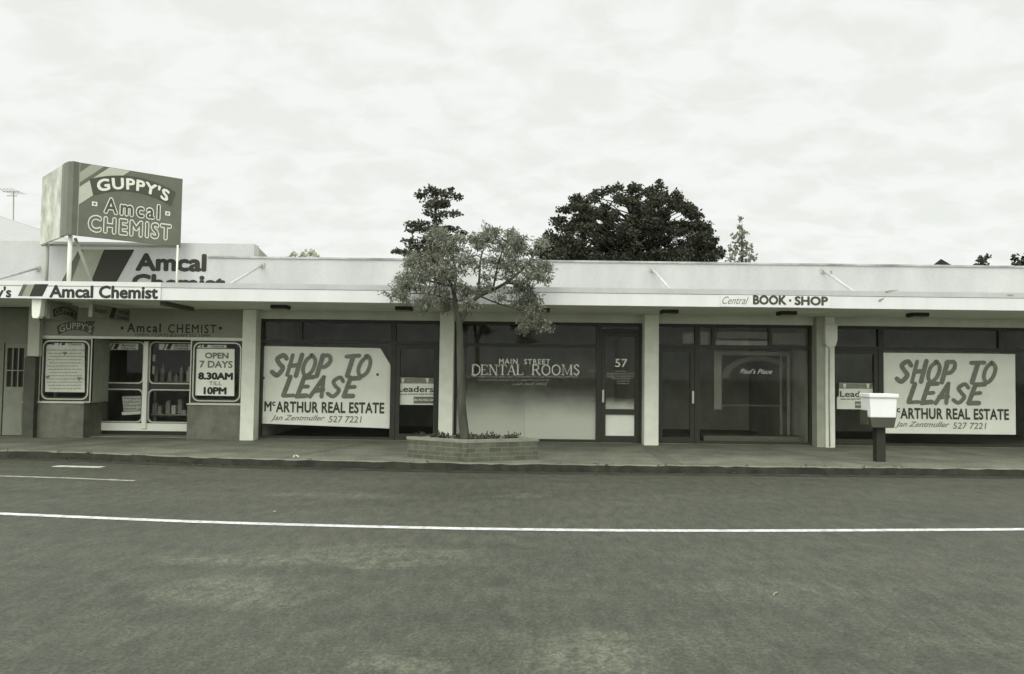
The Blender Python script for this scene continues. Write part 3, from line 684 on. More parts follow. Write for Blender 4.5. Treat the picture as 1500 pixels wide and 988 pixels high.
# sign band over the chemist's windows
sb = MB(); ys = YC - .003
wtext(sb, 'Amcal', 186, 473.5, 236, 487, ys, bold=.03, spacing=1.25); wtext(sb, 'CHEMIST', 246, 475, 317, 488, ys, bold=.012, spacing=1.2)
wtext(sb, 'OPEN 7 DAYS 8.30AM TO 10PM', 198, 488.5, 308, 493, ys, bold=.0)
for px in (179, 323): c = at(px, 481, ys); sb.box(c.x - .03, c.x + .03, ys - .002, ys - .001, c.z - .03, c.z + .03)
sb.build('painted_lettering', M_letter, chem)
def arch_mark(parent, o, u, v, w_, h, matband, mattext, n, name='arched_wordmark', word="GUPPY'S", tb=.012):
    """dark arched band that carries a wordmark; local coordinates 0..w, 0..h"""
    def P(a, r):                                       # a 0..1 along, r 0 inner, 1 outer
        x = a * w_; s_ = 1 - (2 * a - 1) ** 2
        return x * (1 if True else 0) + (a - .5) * w_ * .10 * (r - .5), h * (.0 + .36 * s_ + r * .60)
    bd = MB(); K = 14
    for k in range(K):
        q = [P(k / K, 0), P((k + 1) / K, 0), P((k + 1) / K, 1), P(k / K, 1)]
        bd.poly([Vector(o) + Vector(u) * c[0] + Vector(v) * c[1] + Vector(n) for c in q])
    b_ = bd.build(name, matband, parent)
    tx = MB(); vv, ff = fit(text2d(word, tb, 0, 1.12), .06, .13, .94, .88, base=0)
    tx.flat([P(p[0], p[1]) + (p[2],) for p in vv], ff, Vector(o) + Vector(n) * 2, u, v); tx.build('arched_lettering', mattext, parent)
o_ = at(84, 491, ys); e_ = at(137, 491, ys)
arch_mark(chem, o_, XU, ZU, e_.x - o_.x, .31, M_signd, M_band_l, (0, -.001, 0))
ppoly([(126, 470.5), (140, 470.5), (135, 478), (124, 474)], ys, M_signd, d=.003)
# book shop writing on the fascia board
bs_ = thing('fascia_sign', at(1135, 448, YA - .02), 'narrow white board lettered in dark block capitals on the awning edge', 'sign')
za_, zb_ = 0, 0
MB().box(X(1055, YA, 440), X(1216, YA, 440), YA - .02, YA - .002, 2.868, 3.075).build('board', M_fascia, bs_)
bl = MB(); wtext(bl, 'BOOK', 1103, 432.5, 1152, 446.5, YA - .023, bold=.045); wtext(bl, 'SHOP', 1164, 434, 1213, 447.5, YA - .023, bold=.045)
c = at(1157.5, 440.5, YA - .023); bl.box(c.x - .02, c.x + .02, YA - .025, YA - .0235, c.z - .02, c.z + .02)
bl.build('block_lettering', M_inkd, bs_)
bl = MB(); wtext(bl, 'Central', 1058, 434.5, 1097, 445.5, YA - .023, bold=-.004, shear=.5); bl.build('script_lettering', M_ink, bs_)
# lettering on the dental rooms' glass
dl = MB(); yg = F - .008
wtext(dl, 'MAIN  STREET', 731, 525.5, 806, 533.5, yg, bold=.022, spacing=1.2)
def serif_word(mb, s, px0, py0, px1, py1, Y):
    a = at(px0, py1, Y); b = at(px1, py0, Y); h = at(px0, py0, Y).z - a.z
    G = {'D': (.86, [(.16, 'v')], [[(.16, 1), (.5, .98), (.78, .72), (.78, .28), (.5, .02), (.16, 0)]]),
         'E': (.74, [(.16, 'v')], [[(.16, .97), (.62, .97)], [(.16, .5), (.5, .5)], [(.16, .03), (.64, .03)], [(.63, .97), (.63, .78)], [(.65, .03), (.65, .24)]]),
         'N': (.92, [(.16, 't'), (.76, 't')], [[(.16, 1), (.76, 0), (.78, .02)]]),
         'T': (.80, [(.40, 'v')], [[(.06, .97), (.74, .97)], [(.06, .97), (.05, .76)], [(.74, .97), (.75, .76)]]),
         'A': (.86, [], [[(.10, 0), (.44, 1)], [(.24, .34), (.62, .34)], [(.02, .02), (.22, .02)], [(.6, .02), (.88, .02)]]),
         'L': (.72, [(.16, 'v')], [[(.16, .03), (.62, .03)], [(.63, .03), (.64, .28)]]),
         'R': (.90, [(.16, 'v')], [[(.16, .98), (.5, .97), (.66, .75), (.5, .52), (.16, .5)], [(.42, .5), (.72, .06)], [(.68, .03), (.86, .03)]]),
         'O': (.94, [], [[(.46, 1), (.14, .76), (.14, .24), (.46, 0), (.78, .24), (.78, .76), (.46, 1)]]),
         'M': (1.08, [(.16, 't'), (.92, 'v')], [[(.18, 1), (.54, .05)], [(.54, .05), (.9, 1)]]),
         'S': (.68, [], [[(.56, .8), (.36, 1), (.12, .8), (.34, .54), (.56, .3), (.34, 0), (.08, .2)]]), ' ': (.7, [], [])}
    tot = sum(G[c_][0] for c_ in s); sx = (b.x - a.x) / tot; cur = 0; k = 0
    st, th = .14 * h, .06 * h
    def rb(pts, wd):
        nonlocal k
        k += 1; ribbon(mb, [(a.x + (cur + p) * sx, a.z + q * h + (b.z - a.z - h) * cur / tot) for p, q in pts], wd, (0, Y, 0), XU, ZU, (0, -.0002 * (k % 7 + 1), 0), caps=False)
    for c_ in s:
        wd, stems, strokes = G[c_]
        for x_, kind in stems:
            rb([(x_, 0), (x_, 1)], st if kind == 'v' else th)
            rb([(x_ - .15, .02), (x_ + .15, .02)], th); rb([(x_ - .15, .98), (x_ + .15, .98)], th)
        for q in strokes:
            rb(catmull(q, 4) if len(q) > 3 else q, st * .85 if c_ in 'OSDRN' or len(q) > 3 else th)
        if c_ == 'A': rb([(.44, 1), (.74, 0)], st)
        cur += wd
serif_word(dl, 'DENTAL ROOMS', 690, 534.5, 850, 549.5, yg)
dl.build('window_lettering', M_wletter, row)
dl = MB(); scribble(dl, 683, 840, 553.5, 3, yg, .012); scribble(dl, 700, 800, 558, 2.4, yg, .010); scribble(dl, 750, 790, 565, 5, yg, .014); scribble(dl, 862, 874, 545, 4, yg, .012)
dl.build('small_window_lettering', M_band_l, row)
dl = MB(); wtext(dl, '57', 901, 526, 919, 538, F - .008, bold=.012); dl.build('door_number', M_wletter, row)
dl = MB()
for i, (x0, x1) in enumerate(((902, 918), (889, 930), (886, 928), (896, 924), (903, 918), (904, 917))): scribble(dl, x0, x1, 545 + i * 3.6, 2.0, F - .008, .010)
dl.build('small_door_lettering', M_band_l, row)
# pale sheets inside the dental window and door, shade put into their opacity
fm = shade_fade_mat('shade_fade', .62, .55, 1.75, 0.02, 1.0)
z0f = ZP + .075
MB().poly([(B.a + .06, F + .012, z0f), (X(769), F + .012, z0f), (X(769), F + .012, 2.1), (B.a + .06, F + .012, 2.1)]).build('shaded_window_sheet', shade_fade_mat('shade_fade_left', .55, .42, 1.5, .02, 1.0), row)
MB().poly([(X(769) + .004, F + .014, z0f), (xb - .06, F + .014, z0f), (xb - .06, F + .014, 1.9), (X(769) + .004, F + .014, 1.9)]).build('shaded_window_sheet', shade_fade_mat('shade_fade_right', .58, .55, 1.4, .03, 1.0), row)
MB().poly([(xb + .15, F + .012, .86), (B.b - .15, F + .012, .86), (B.b - .15, F + .012, 1.6), (xb + .15, F + .012, 1.6)]).build('shaded_door_sheet', shade_fade_mat('shade_fade_door', .6, .80, 1.15, .03, 1.0), row)
MB().box(xb + .15, B.b - .15, F + .01, F + .014, ZP + .16, .745).build('door_panel', M_paper, row)
wl_ = MB(); wtext(wl_, "Paul's Place", 1084, 540.5, 1131, 547.5, F - .008, bold=.0, shear=.45); wl_.build('window_lettering', M_wletter, row)

# ================================================================== SIGNS AND PAPERS
def soffit_light(px, py, w_=.32, d=.22):
    p = at(px, py, YA + .9)
    xx = (px - 750) * .0133
    p = at(px, py, 15.6)
    x0 = p.x
    o = MB().box(x0 - w_ / 2, x0 + w_ / 2, 15.45, 15.75, ZS - .075, ZS - .002).build('soffit_light', M_black, row if px > 365 else chem, bevel=.01)
    MB().box(x0 - w_ / 2 + .02, x0 + w_ / 2 - .02, 15.48, 15.72, ZS - .088, ZS - .076).build('diffuser', M_grey, o)
for px, py in ((411, 452), (592, 453), (793, 456), (980, 457), (1152, 460), (1344, 463)): soffit_light(px, py)
lx = at(237, 447, YA + .35); 
MB().box(lx.x - .06, lx.x + .06, YA + .4, YA + 1.75, ZS - .075, ZS - .003).build('batten_light', mat('batten_paint', .09, .6, .1, 4), chem, bevel=.01)

# box sign on the awning roof
YB = 16.65
xsl, xsr = at(60, 312, YB).x, at(266, 312, YB).x
zsb_, zst_ = at(265, 361.5, YB).z, at(267, 262.5, YB).z
A_ = at(89, 300, 15.62); B_ = at(115, 300, 15.40); nose = [A_, at(92, 300, 15.46), at(98, 300, 15.33), at(106, 300, 15.30), B_]
rs = thing('rooftop_sign', ((xsl + xsr) / 2, 16, 3.2), 'grey wedge-shaped box sign with arched white lettering on legs above awning', 'sign')
pl = [Vector((xsl, YB, zsb_))] + [Vector((p.x, p.y, zsb_)) for p in nose] + [Vector((xsr, YB, zsb_))]
up = Vector((0, 0, zst_ - zsb_)); cen_ = sum(pl, Vector()) / len(pl)
def shell(pts, d):
    """the same plan line moved inwards by d"""
    r_ = []
    for i, p in enumerate(pts):
        t_ = (pts[min(i + 1, len(pts) - 1)] - pts[max(i - 1, 0)]).normalized(); r_.append(p + Vector((-t_.y, t_.x, 0)) * d)
    return r_
for pts_, m_, nm in ((pl[:2], M_signl, 'side_panel'), (pl[1:], M_sign, 'front_panel')):
    inn = shell(pts_, .06)
    MB().prism(pts_ + inn[::-1], up).build(nm, m_, rs)
MB().box(xsl + .02, xsr - .02, YB + .02, YB + .06, zsb_ - .02, zsb_ + .03).build('rear_rail', M_grey, rs)
MB().box(xsl + .02, xsr - .02, YB + .02, YB + .06, zst_ - .05, zst_ - .01).build('rear_rail', M_grey, rs)
U = (Vector((xsr, YB, 0)) - Vector((B_.x, B_.y, 0))); Wd = U.length; U.normalize(); Nn = Vector((U.y, -U.x, 0)); O = Vector((B_.x, B_.y, zsb_)); Hh = up.z
def sface(pts, d, m, nm): MB().poly([O + U * (a * Wd) + ZU * (b * Hh) + Nn * d for a, b in pts]).build(nm, m, rs)
sface([(.0, .42), (.0, .66), (.27, .995), (.47, .995)], .004, M_signm, 'painted_band')
sface([(.0, .72), (.0, .86), (.10, .995), (.22, .995)], .004, mat('sign_mid_band', .36, .5, .05), 'painted_band')
# big pieces of the sign's lower field cover the band's tail below the arch
arch_mark(rs, O + U * (.11 * Wd) + ZU * (.575 * Hh), U, ZU, .80 * Wd, .36 * Hh, M_signd, M_wletter, Nn * .007, tb=.035)
def slet(word, u0, v0, u1, v1, sp):
    for (bd, m, d, nm) in ((.075, mat('sign_outline', .72, .5, .05), .006, 'outlined_lettering'), (.018, M_signd if word == 'Amcal' else M_sign, .010, 'letter_fill')):
        t_ = text2d(word, bd, 0, sp)
        v0_, f0_ = t_
        base = text2d(word, 0, 0, sp)[0]; xs = [p[0] for p in base]; ys_ = [p[1] for p in base]
        a, b, c_, d_ = min(xs), max(xs), min(ys_), max(ys_)
        vv = [((u0 + (x - a) / (b - a) * (u1 - u0)) * Wd, (v0 + (y - c_) / (d_ - c_) * (v1 - v0)) * Hh, z_) for x, y, z_ in v0_]
        m_ = MB().flat(vv, f0_, O + Nn * d, U, ZU); m_.build(nm, m, rs)
slet('Amcal', .24, .36, .77, .56, 1.3); slet('CHEMIST', .10, .085, .89, .29, 1.22)
for a in (.145, .855):
    sface([(a - .025, .43), (a + .025, .43), (a + .025, .49), (a - .025, .49)], .006, M_wletter, 'square_dot')
    sface([(a - .011, .447), (a + .011, .447), (a + .011, .473), (a - .011, .473)], .009, M_sign, 'square_dot_centre')
sface([(-.004, 0), (.004, 0), (.004, 1), (-.004, 1)], .003, M_band_m, 'edge_trim')
def leg(a, b, r, m, nm='leg'): MB().tube([a, b], r, 8).build(nm, m, rs, smooth=True)
leg((at(70, 365, YB - .05).x, YB - .05, zsb_ + .02), (at(70, 365, YB - .05).x, YB - .05, 3.2), .03, M_band_m)
q_ = at(103, 350, 15.5); leg((q_.x, 15.5, zsb_ + .02), (q_.x, 15.5, 3.19), .04, M_white)
q_ = at(260, 370, YB - .05); leg((q_.x, YB - .05, zsb_ + .02), (q_.x, YB - .05, 3.2), .02, M_white)
leg(at(110, 349, 15.6), at(138, 424, 15.9), .03, M_grey, 'brace')

# blade signs under the awning, set square to the street
def blade(px, y0, y1, z0, z1, label, kind):
    x_ = at(px, 455, (y0 + y1) / 2).x
    t = thing('hanging_sign', (x_, (y0 + y1) / 2, z0), label, 'sign')
    MB().box(x_ - .015, x_ + .06, y0, y1, z0, z1).build('sign_board', mat('blade_board', .22, .6, .08, 4), t, bevel=.01)
    for yy in (y0 + .15, y1 - .15): MB().tube([(x_, yy, z1 - .01), (x_, yy, ZS - .001)], .012, 6).build('hanger', M_alu, t)
    u = Vector((0, 1, 0)); o = Vector((x_ + .063, y0, z0)); l = y1 - y0; h = z1 - z0
    if kind == 'arch':
        arch_mark(t, o + u * .12 + ZU * .03, u, ZU, l - .2, h - .08, M_letter, M_band_m, (.002, 0, 0))
    else:
        m_ = MB(); v_, f_ = fit(text2d("Guppy's", .02), .04 * l, .30 * h, .38 * l, .78 * h); m_.flat(v_, f_, o, u, ZU)
        m_.flat([(.42 * l, .12 * h), (.50 * l, .92 * h), (.62 * l, .92 * h), (.54 * l, .12 * h)], [(0, 1, 2, 3)], o, u, ZU)
        v_, f_ = fit(text2d('Amcal', .02), .66 * l, .55 * h, .95 * l, .9 * h); m_.flat(v_, f_, o, u, ZU)
        v_, f_ = fit(text2d('Chemist', .02), .60 * l, .12 * h, .95 * l, .45 * h); m_.flat(v_, f_, o, u, ZU)
        m_.build('sign_lettering', M_letter, t)
    return t
blade(160, 15.0, 16.5, 2.56, 2.82, 'striped and lettered board hanging square under the awning beside the dark ceiling batten', 'words')
blade(90, 14.95, 15.95, 2.52, 2.84, 'small board with arched dark mark hanging under the awning beside the white bracket', 'arch')

# lease posters inside the windows
def lease(TL, TR, BR, BL, label, fold=None):
    Y = F + .03
    t = thing('window_poster', at((TL[0] + TR[0]) / 2, BL[1], Y), label, 'poster', 'large paper lease posters')
    if fold: pts = [TL, fold[0], fold[1], BR, BL]
    else: pts = [TL, TR, BR, BL]
    sh = MB().prism([at(x, y, Y) for x, y in pts], (0, .004, 0)); sh.build('paper_sheet', M_paper, t)
    W = TR[0] - TL[0]
    return t, Y
def lease_text(t, Y, x0, sx, ys):
    b = MB()
    q = lambda px, py: at(px, py, Y)
    a, c_ = q(x0 + 17 * sx, ys + 43), q(x0 + 168 * sx, ys + 15); brush_word(b, 'SHOP TO', a.x, a.z, c_.x, c_.z, Y - .006, .094)
    a, c_ = q(x0 + 34 * sx, ys + 74), q(x0 + 148 * sx, ys + 47); brush_word(b, 'LEASE', a.x, a.z, c_.x, c_.z, Y - .006, .094)
    b.build('brush_lettering', M_ink, t)
    d = MB()
    wtext(d, 'M', x0 + 7 * sx, ys + 81, x0 + 18 * sx, ys + 96, Y - .007, bold=.032)
    wtext(d, 'c', x0 + 18.6 * sx, ys + 81.5, x0 + 23.5 * sx, ys + 88, Y - .007, bold=.032)
    wtext(d, 'ARTHUR REAL ESTATE', x0 + 24 * sx, ys + 81, x0 + 183 * sx, ys + 97.5, Y - .007, bold=.032, spacing=1.05)
    d.build('block_lettering', M_inkd, t)
    e = MB(); wtext(e, 'Jan Zentmuller', x0 + 16 * sx, ys + 101, x0 + 96 * sx, ys + 111, Y - .007, bold=.006, shear=.45)
    wtext(e, '527 7221', x0 + 101 * sx, ys + 102.5, x0 + 150 * sx, ys + 112, Y - .007, bold=.006, shear=.15); e.build('script_lettering', M_ink, t)
t, Y = lease((380, 507), (572, 510), (570.5, 628), (380, 620.5), 'large hand-lettered lease poster with a torn slanting top corner', fold=((557, 510.5), (572, 535)))
lease_text(t, Y, 380, 1.0, 507)
for px, py in ((386, 554), (553, 549)):
    c = at(px, py, Y - .008); MB().box(c.x - .025, c.x + .025, c.y - .003, c.y + .003, c.z - .025, c.z + .025).build('fixing_dot', M_inkd, t, bevel=.01)
t, Y = lease((1293.5, 517), (1487, 519), (1488, 637), (1295, 635), 'large hand-lettered lease poster with square corners behind the white litter bin')
lease_text(t, Y, 1295, 1.0, 516.5)

def news(x0, y0, x1, y1, label):
    Y = F + .03; w_ = x1 - x0; h = y1 - y0
    t = thing('door_poster', at((x0 + x1) / 2, y1, Y), label, 'poster', 'small agency posters on shop doors')
    MB().prism([at(x0 + 3, y0, Y), at(x1, y0 + 1, Y), at(x1, y1, Y), at(x0, y1 - .5, Y), at(x0, y0 + h * .55, Y), at(x0 + 3, y0 + h * .5, Y)], (0, .004, 0)).build('paper_sheet', M_paper, t)
    MB().poly([at(x0 + 3.2, y0 + .4, Y - .003), at(x1 - .3, y0 + 1.2, Y - .003), at(x1 - .3, y0 + h * .23, Y - .003), at(x0 + 3.2, y0 + h * .22, Y - .003)]).build('header_strip', mat('poster_header', .24, .9, .2, 12), t)
    for f0 in (.16, .78): MB().poly([at(x0 + w_ * f0, y0 + 1.5, Y - .005), at(x0 + w_ * (f0 + .09), y0 + 1.5, Y - .005), at(x0 + w_ * (f0 + .07), y0 + h * .2, Y - .005), at(x0 + w_ * (f0 + .03), y0 + h * .2, Y - .005)]).build('emblem', M_wletter, t)
    m_ = MB(); wtext(m_, 'Leaders', x0 + w_ * .08, y0 + h * .31, x1 - 1, y0 + h * .53, Y - .005, bold=.02); scribble(m_, x0 + w_ * .1, x1 - 1.5, y0 + h * .64, 2.4, Y - .005, .016)
    m_.build('poster_lettering', M_inkd, t)
    MB().poly([at(x0 + w_ * .48, y0 + h * .70, Y - .003), at(x1 - .8, y0 + h * .70, Y - .003), at(x1 - .8, y0 + h * .95, Y - .003), at(x0 + w_ * .48, y0 + h * .95, Y - .003)]).build('text_block', M_ink, t)
    m_ = MB(); scribble(m_, x0 + w_ * .5, x1 - 3, y0 + h * .85, 3, Y - .006, .02); m_.build('block_lettering', M_paper, t)
    return t
news(578, 553, 636, 593.5, 'small printed agency poster on the door beside the brick planter')
news(1226, 561, 1281, 600, 'small printed agency poster on the door beside the double pier')
# chemist papers
Y = YC + .022
def chem_header(t, x0, x1, y0, y1, Y):
    MB().prism([at(x0, y0, Y), at(x1, y0 + .4, Y), at(x1 - .6, y1, Y), at(x0, y1 - .3, Y)], (0, .003, 0)).build('header_strip', M_paper2, t)
    w_ = x1 - x0; h = y1 - y0
    m_ = MB()
    m_.poly([at(x0 + w_ * .22, y1 - h * .1, Y - .003), at(x0 + w_ * .30, y0 + h * .1, Y - .003), at(x0 + w_ * .42, y0 + h * .1, Y - .003), at(x0 + w_ * .34, y1 - h * .1, Y - .003)])
    m_.poly([at(x0 + w_ * .12, y1 - h * .1, Y - .003), at(x0 + w_ * .20, y0 + h * .1, Y - .003), at(x0 + w_ * .235, y0 + h * .1, Y - .003), at(x0 + w_ * .155, y1 - h * .1, Y - .003)])
    wtext(m_, 'Amcal', x0 + w_ * .47, y0 + h * .12, x0 + w_ * .90, y0 + h * .5, Y - .003, bold=.01); wtext(m_, 'Chemist', x0 + w_ * .47, y0 + h * .56, x0 + w_ * .92, y0 + h * .92, Y - .003, bold=.01)
    m_.build('header_lettering', M_inkd, t)
pr = thing('window_poster', at(95, 576, Y), 'tall paper list of many printed lines with a header strip in the leftmost window', 'poster')
MB().prism([at(67, 505, Y), at(124, 505.5, Y), at(124, 575, Y), at(66, 574.5, Y)], (0, .003, 0)).build('paper_sheet', M_paper2, pr)
chem_header(pr, 80, 123, 497, 507, Y - .006)
m_ = MB(); 
for i in range(13): scribble(m_, 69 + (i * 7) % 5, 121 - (i * 5) % 9, 514 + i * 4.7, 2.0, Y - .004, .013)
for (px, py) in ((95, 518), (70, 553), (116, 555)): c = at(px, py, Y - .005); m_.poly([c + Vector((-.05, 0, .03)), c + Vector((.05, 0, .03)), c + Vector((0, 0, -.05))])
m_.build('printed_lines', M_ink, pr)
oh = thing('window_poster', at(314, 580, Y), 'white opening hours poster in heavy dark capitals with a striped header', 'poster')
MB().prism([at(283.5, 511, Y), at(343.5, 511.5, Y), at(343, 580.5, Y), at(283, 579.5, Y)], (0, .003, 0)).build('paper_sheet', M_paper, oh)
chem_header(oh, 288, 332, 499.5, 510, Y - .006)
m_ = MB()
wtext(m_, 'OPEN', 300, 516.5, 335, 525.5, Y - .004, bold=.04); wtext(m_, '7 DAYS', 292, 528.5, 341, 539, Y - .004, bold=.03); wtext(m_, 'TILL', 306, 559, 325, 564.5, Y - .004, bold=.01)
m_.build('grey_lettering', M_ink, oh)
m_ = MB(); wtext(m_, '8.30AM', 290, 545.5, 341.5, 556.5, Y - .004, bold=.06); wtext(m_, '10PM', 298, 567, 332, 578, Y - .004, bold=.055); m_.build('bold_lettering', M_letter, oh)
for (x0, x1, lab) in ((155, 203, 'narrow striped paper strip at the top of the left entrance door'), (233, 280, 'narrow striped paper strip at the top of the right entrance door')):
    t = thing('door_sticker', at(x0, 513, yd), lab, 'sticker', 'striped strips on the entrance doors')
    chem_header(t, x0, x1, 503, 513, yd + .004)
nb = thing('notice_board', at(194, 606, yd + .3), 'pale patterned notice card standing low behind the left entrance door', 'notice')
MB().prism([at(179, 581, yd + .3), at(212, 580, yd + .3), at(212, 601, yd + .3), at(181, 603, yd + .3)], (0, .02, 0)).build('card', M_paper2, nb)
m_ = MB()
for i in range(4): scribble(m_, 182, 210, 585.5 + i * 5, 3, yd + .296, .02)
m_.build('printed_lines', M_ink, nb)
MB().prism([at(178, 604, yd + .28), at(212, 602, yd + .28), at(212, 606.5, yd + .28), at(179, 608.5, yd + .28)], (0, .06, 0)).build('base_rail', M_paper, nb)
# goods on two shelves behind the right door leaf
rg = random.Random(12)
def shelf(px0, px1, py, Y, label):
    a, b = at(px0, py, Y), at(px1, py, Y)
    t = thing('display_shelf', (a.x, Y, ZP), label, 'shelf')
    MB().box(a.x - .05, b.x + .05, Y - .15, Y + .25, a.z - .03, a.z).build('shelf_board', M_grey, t)
    for xx in (a.x, b.x): MB().box(xx - .03, xx + .03, Y + .2, Y + .24, ZP + .02, a.z - .031).build('support', M_grey, t)
    return a, b
a, b = shelf(222, 282, 559, F + 1.5, 'shelf of pale bottles seen through the upper right door glass')
a2, b2 = shelf(222, 282, 606, F + 1.2, 'low shelf of pale packets seen through the lower right door glass')
def goods(a, b, n, hmin, hmax, nm, lab, grp):
    for i in range(n):
        x0 = a.x + (b.x - a.x) * (i + .3) / n; w_ = (b.x - a.x) / n * rg.uniform(.5, .8); h = rg.uniform(hmin, hmax)
        yy = a.y + rg.uniform(-.1, .1); z_ = a.z + .001; cx_ = x0 + w_ / 2; m_ = MB()
        if nm == 'bottle': m_.tube([(cx_, yy, z_), (cx_, yy, z_ + h * .62), (cx_, yy, z_ + h * .72), (cx_, yy, z_ + h * .78), (cx_, yy, z_ + h)], [w_ * .5, w_ * .5, w_ * .4, w_ * .18, w_ * .18], 10)
        else: 
            a_ = rg.uniform(-.3, .3); m_.prism([(cx_ - w_ * .5, yy, z_), (cx_ + w_ * .5, yy + a_ * w_, z_), (cx_ + w_ * .42, yy + a_ * w_, z_ + h), (cx_ - w_ * .46, yy, z_ + h * rg.uniform(.8, 1))], (.01, .06, 0))
        tag(m_.build(nm, [M_paper2, M_intl, M_grey, M_band_m][rg.randrange(4)]), lab, 'goods', grp)
ct = thing('display_card', at(223, 556, F + 1.3), 'pale price card hanging inside the right entrance door by the stile', 'card')
for (x0, y0, x1, y1) in ((219, 519, 228, 530), (217, 536, 227, 549)):
    MB().prism([at(x0, y0, F + 1.3), at(x1, y0 + 1, F + 1.3), at(x1 - 1, y1, F + 1.3), at(x0 + 1, y1 - 1, F + 1.3)], (0, .01, 0)).build('card_panel', M_paper2, ct)
goods(a, b, 6, .06, .42, 'bottle', 'pale bottle standing on the upper shelf inside the entrance', 'bottles on the upper shelf')
goods(a2, b2, 7, .05, .36, 'packet', 'pale packet standing on the low shelf inside the entrance', 'packets on the low shelf')

# ================================================================== STREET FURNITURE
M_brick = brick_mat('planter_brick', .09, .125, .165, .23, .075)
pc = atz(682, 678, ZP); pl_ = atz(597, 672, ZP); prr = atz(787, 676.5, ZP)
pl_ = Vector((pl_.x, 13.78, ZP)); prr = Vector((prr.x, 13.72, ZP)); pc = Vector((pc.x, 13.17, ZP))
pl_.x = at(597, 655, 13.78).x; prr.x = at(787.5, 660, 13.72).x
bkc = Vector((pc.x + .05, 14.4, ZP)); HP = .36
pln = thing('brick_planter', (pc.x, 13.6, ZP), 'low diamond-shaped brick planter with a pale rim at the kerb', 'planter')
outer = [pl_, pc, prr, bkc]; cen = sum(outer, Vector()) / 4
inner = [cen + (p - cen) * .80 for p in outer]
mb = MB(); run = 0
for k in range(4):
    q = (k + 1) % 4; l = (outer[q] - outer[k]).length
    mb.poly([outer[k], outer[q], outer[q] + ZU * (HP - .05), outer[k] + ZU * (HP - .05)], 0, [(run, 0), (run + l, 0), (run + l, HP - .05), (run, HP - .05)]); run += l + .11
    mb.poly([inner[q], inner[k], inner[k] + ZU * (HP - .05), inner[q] + ZU * (HP - .05)], 0, [(0, 0), (l, 0), (l, HP - .05), (0, HP - .05)])
mb.build('brick_wall', M_brick, pln)
mb = MB(); o2 = [cen + (p - cen) * 1.02 for p in outer]; i2 = [cen + (p - cen) * .78 for p in outer]
za, zb = ZP + HP - .049, ZP + HP
for k in range(4):
    q = (k + 1) % 4; S = lambda p, z: Vector((p.x, p.y, z))
    mb.poly([S(o2[k], zb), S(o2[q], zb), S(i2[q], zb), S(i2[k], zb)]); mb.poly([S(o2[k], za), S(o2[q], za), S(o2[q], zb), S(o2[k], zb)])
    mb.poly([S(i2[q], za), S(i2[k], za), S(i2[k], zb), S(i2[q], zb)]); mb.poly([S(o2[q], za), S(o2[k], za), S(i2[k], za), S(i2[q], za)])
mb.build('coping', mat('planter_coping', .19, .85, v2=.26, scale=8, detail=6), pln)
MB().prism([Vector((p.x, p.y, ZP + .05)) for p in inner], (0, 0, HP - .10)).build('soil', M_soil, pln)

def leaves(mb, c, n, rad, ln, wd, rnd_, droop=0.0, flat=0.0):
    for _ in range(n):
        d = Vector((rnd_.gauss(0, 1), rnd_.gauss(0, 1), rnd_.gauss(0, 1)))
        d.normalize(); p = c + Vector((d.x * rad[0], d.y * rad[1], d.z * rad[2])) * rnd_.random() ** .45
        a = Vector((rnd_.gauss(0, 1), rnd_.gauss(0, 1), rnd_.gauss(0, 1) - droop)); a.normalize()
        if flat: a.z *= (1 - flat); a.normalize()
        b = a.cross(Vector((rnd_.gauss(0, 1), rnd_.gauss(0, 1), rnd_.gauss(0, 1)))); b.normalize()
        l = ln * rnd_.uniform(.6, 1.3); w_ = wd * rnd_.uniform(.7, 1.2)
        mb.poly([p, p + a * l * .5 + b * w_, p + a * l, p + a * l * .5 - b * w_])
# low plants in the planter: each one a thing
rp_ = random.Random(5)
M_lowleaf = leaf_mat('low_plant_leaf', .05, .10, .2)
spots = [(-.85, .25), (-.62, .1), (-.38, .02), (-.18, .12), (.12, -.05), (.30, .06), (.5, .0), (.72, .12), (-.5, .3), (-.05, .35), (.4, .32), (.85, .2)]
for i, (sx, sy) in enumerate(spots):
    mb = MB(); c = Vector((pc.x + sx * .95, 13.58 + sy, ZP + HP - .03)); r_ = rp_.uniform(.07, .11)
    leaves(mb, c + ZU * .05, 60, (r_, r_, r_ * .6), .06, .014, rp_)
    tag(mb.build('low_plant', M_lowleaf, origin=c), 'small dark leafy plant growing in the brick planter', 'plant', 'low plants in the brick planter')

# street tree
Yt = 13.62
st = thing('street_tree', (at(680, 642, Yt).x, Yt, ZP + HP - .05), 'slim grey-barked street tree with feathery pale crown growing in brick planter', 'tree')
rt = random.Random(21)
tr = MB()
def limb(pts, r0, r1, dy=0.0):
    P_ = []
    for i, q in enumerate(pts):
        yy = Yt + (q[2] if len(q) > 2 else 0); P_.append(at(q[0], q[1], yy))
    sm = []
    Q = [P_[0]] + P_ + [P_[-1]]
    for i in range(1, len(Q) - 2):
        for k in range(4):
            t = k / 4; a, b, c_, d = Q[i - 1], Q[i], Q[i + 1], Q[i + 2]
            sm.append(.5 * (2 * b + (c_ - a) * t + (2 * a - 5 * b + 4 * c_ - d) * t * t + (3 * b - a - 3 * c_ + d) * t ** 3))
    sm.append(P_[-1]); n = len(sm)
    tr.tube(sm, [r0 + (r1 - r0) * i / (n - 1) for i in range(n)], 8); return sm
limbs = []
limb([(682, 650), (679, 625), (676, 590), (675, 550), (674, 510), (673, 478), (671, 462)], .092, .05)
limbs += limb([(672, 468), (667, 445, -.03), (664, 425, -.1), (655, 405, -.2), (640, 385, -.35), (630, 372, -.4)], .052, .014)
limbs += limb([(673, 474), (685, 452, .1), (700, 435, .2), (722, 425, .3), (745, 412, .35), (768, 392, .3), (785, 370, .2)], .05, .012)
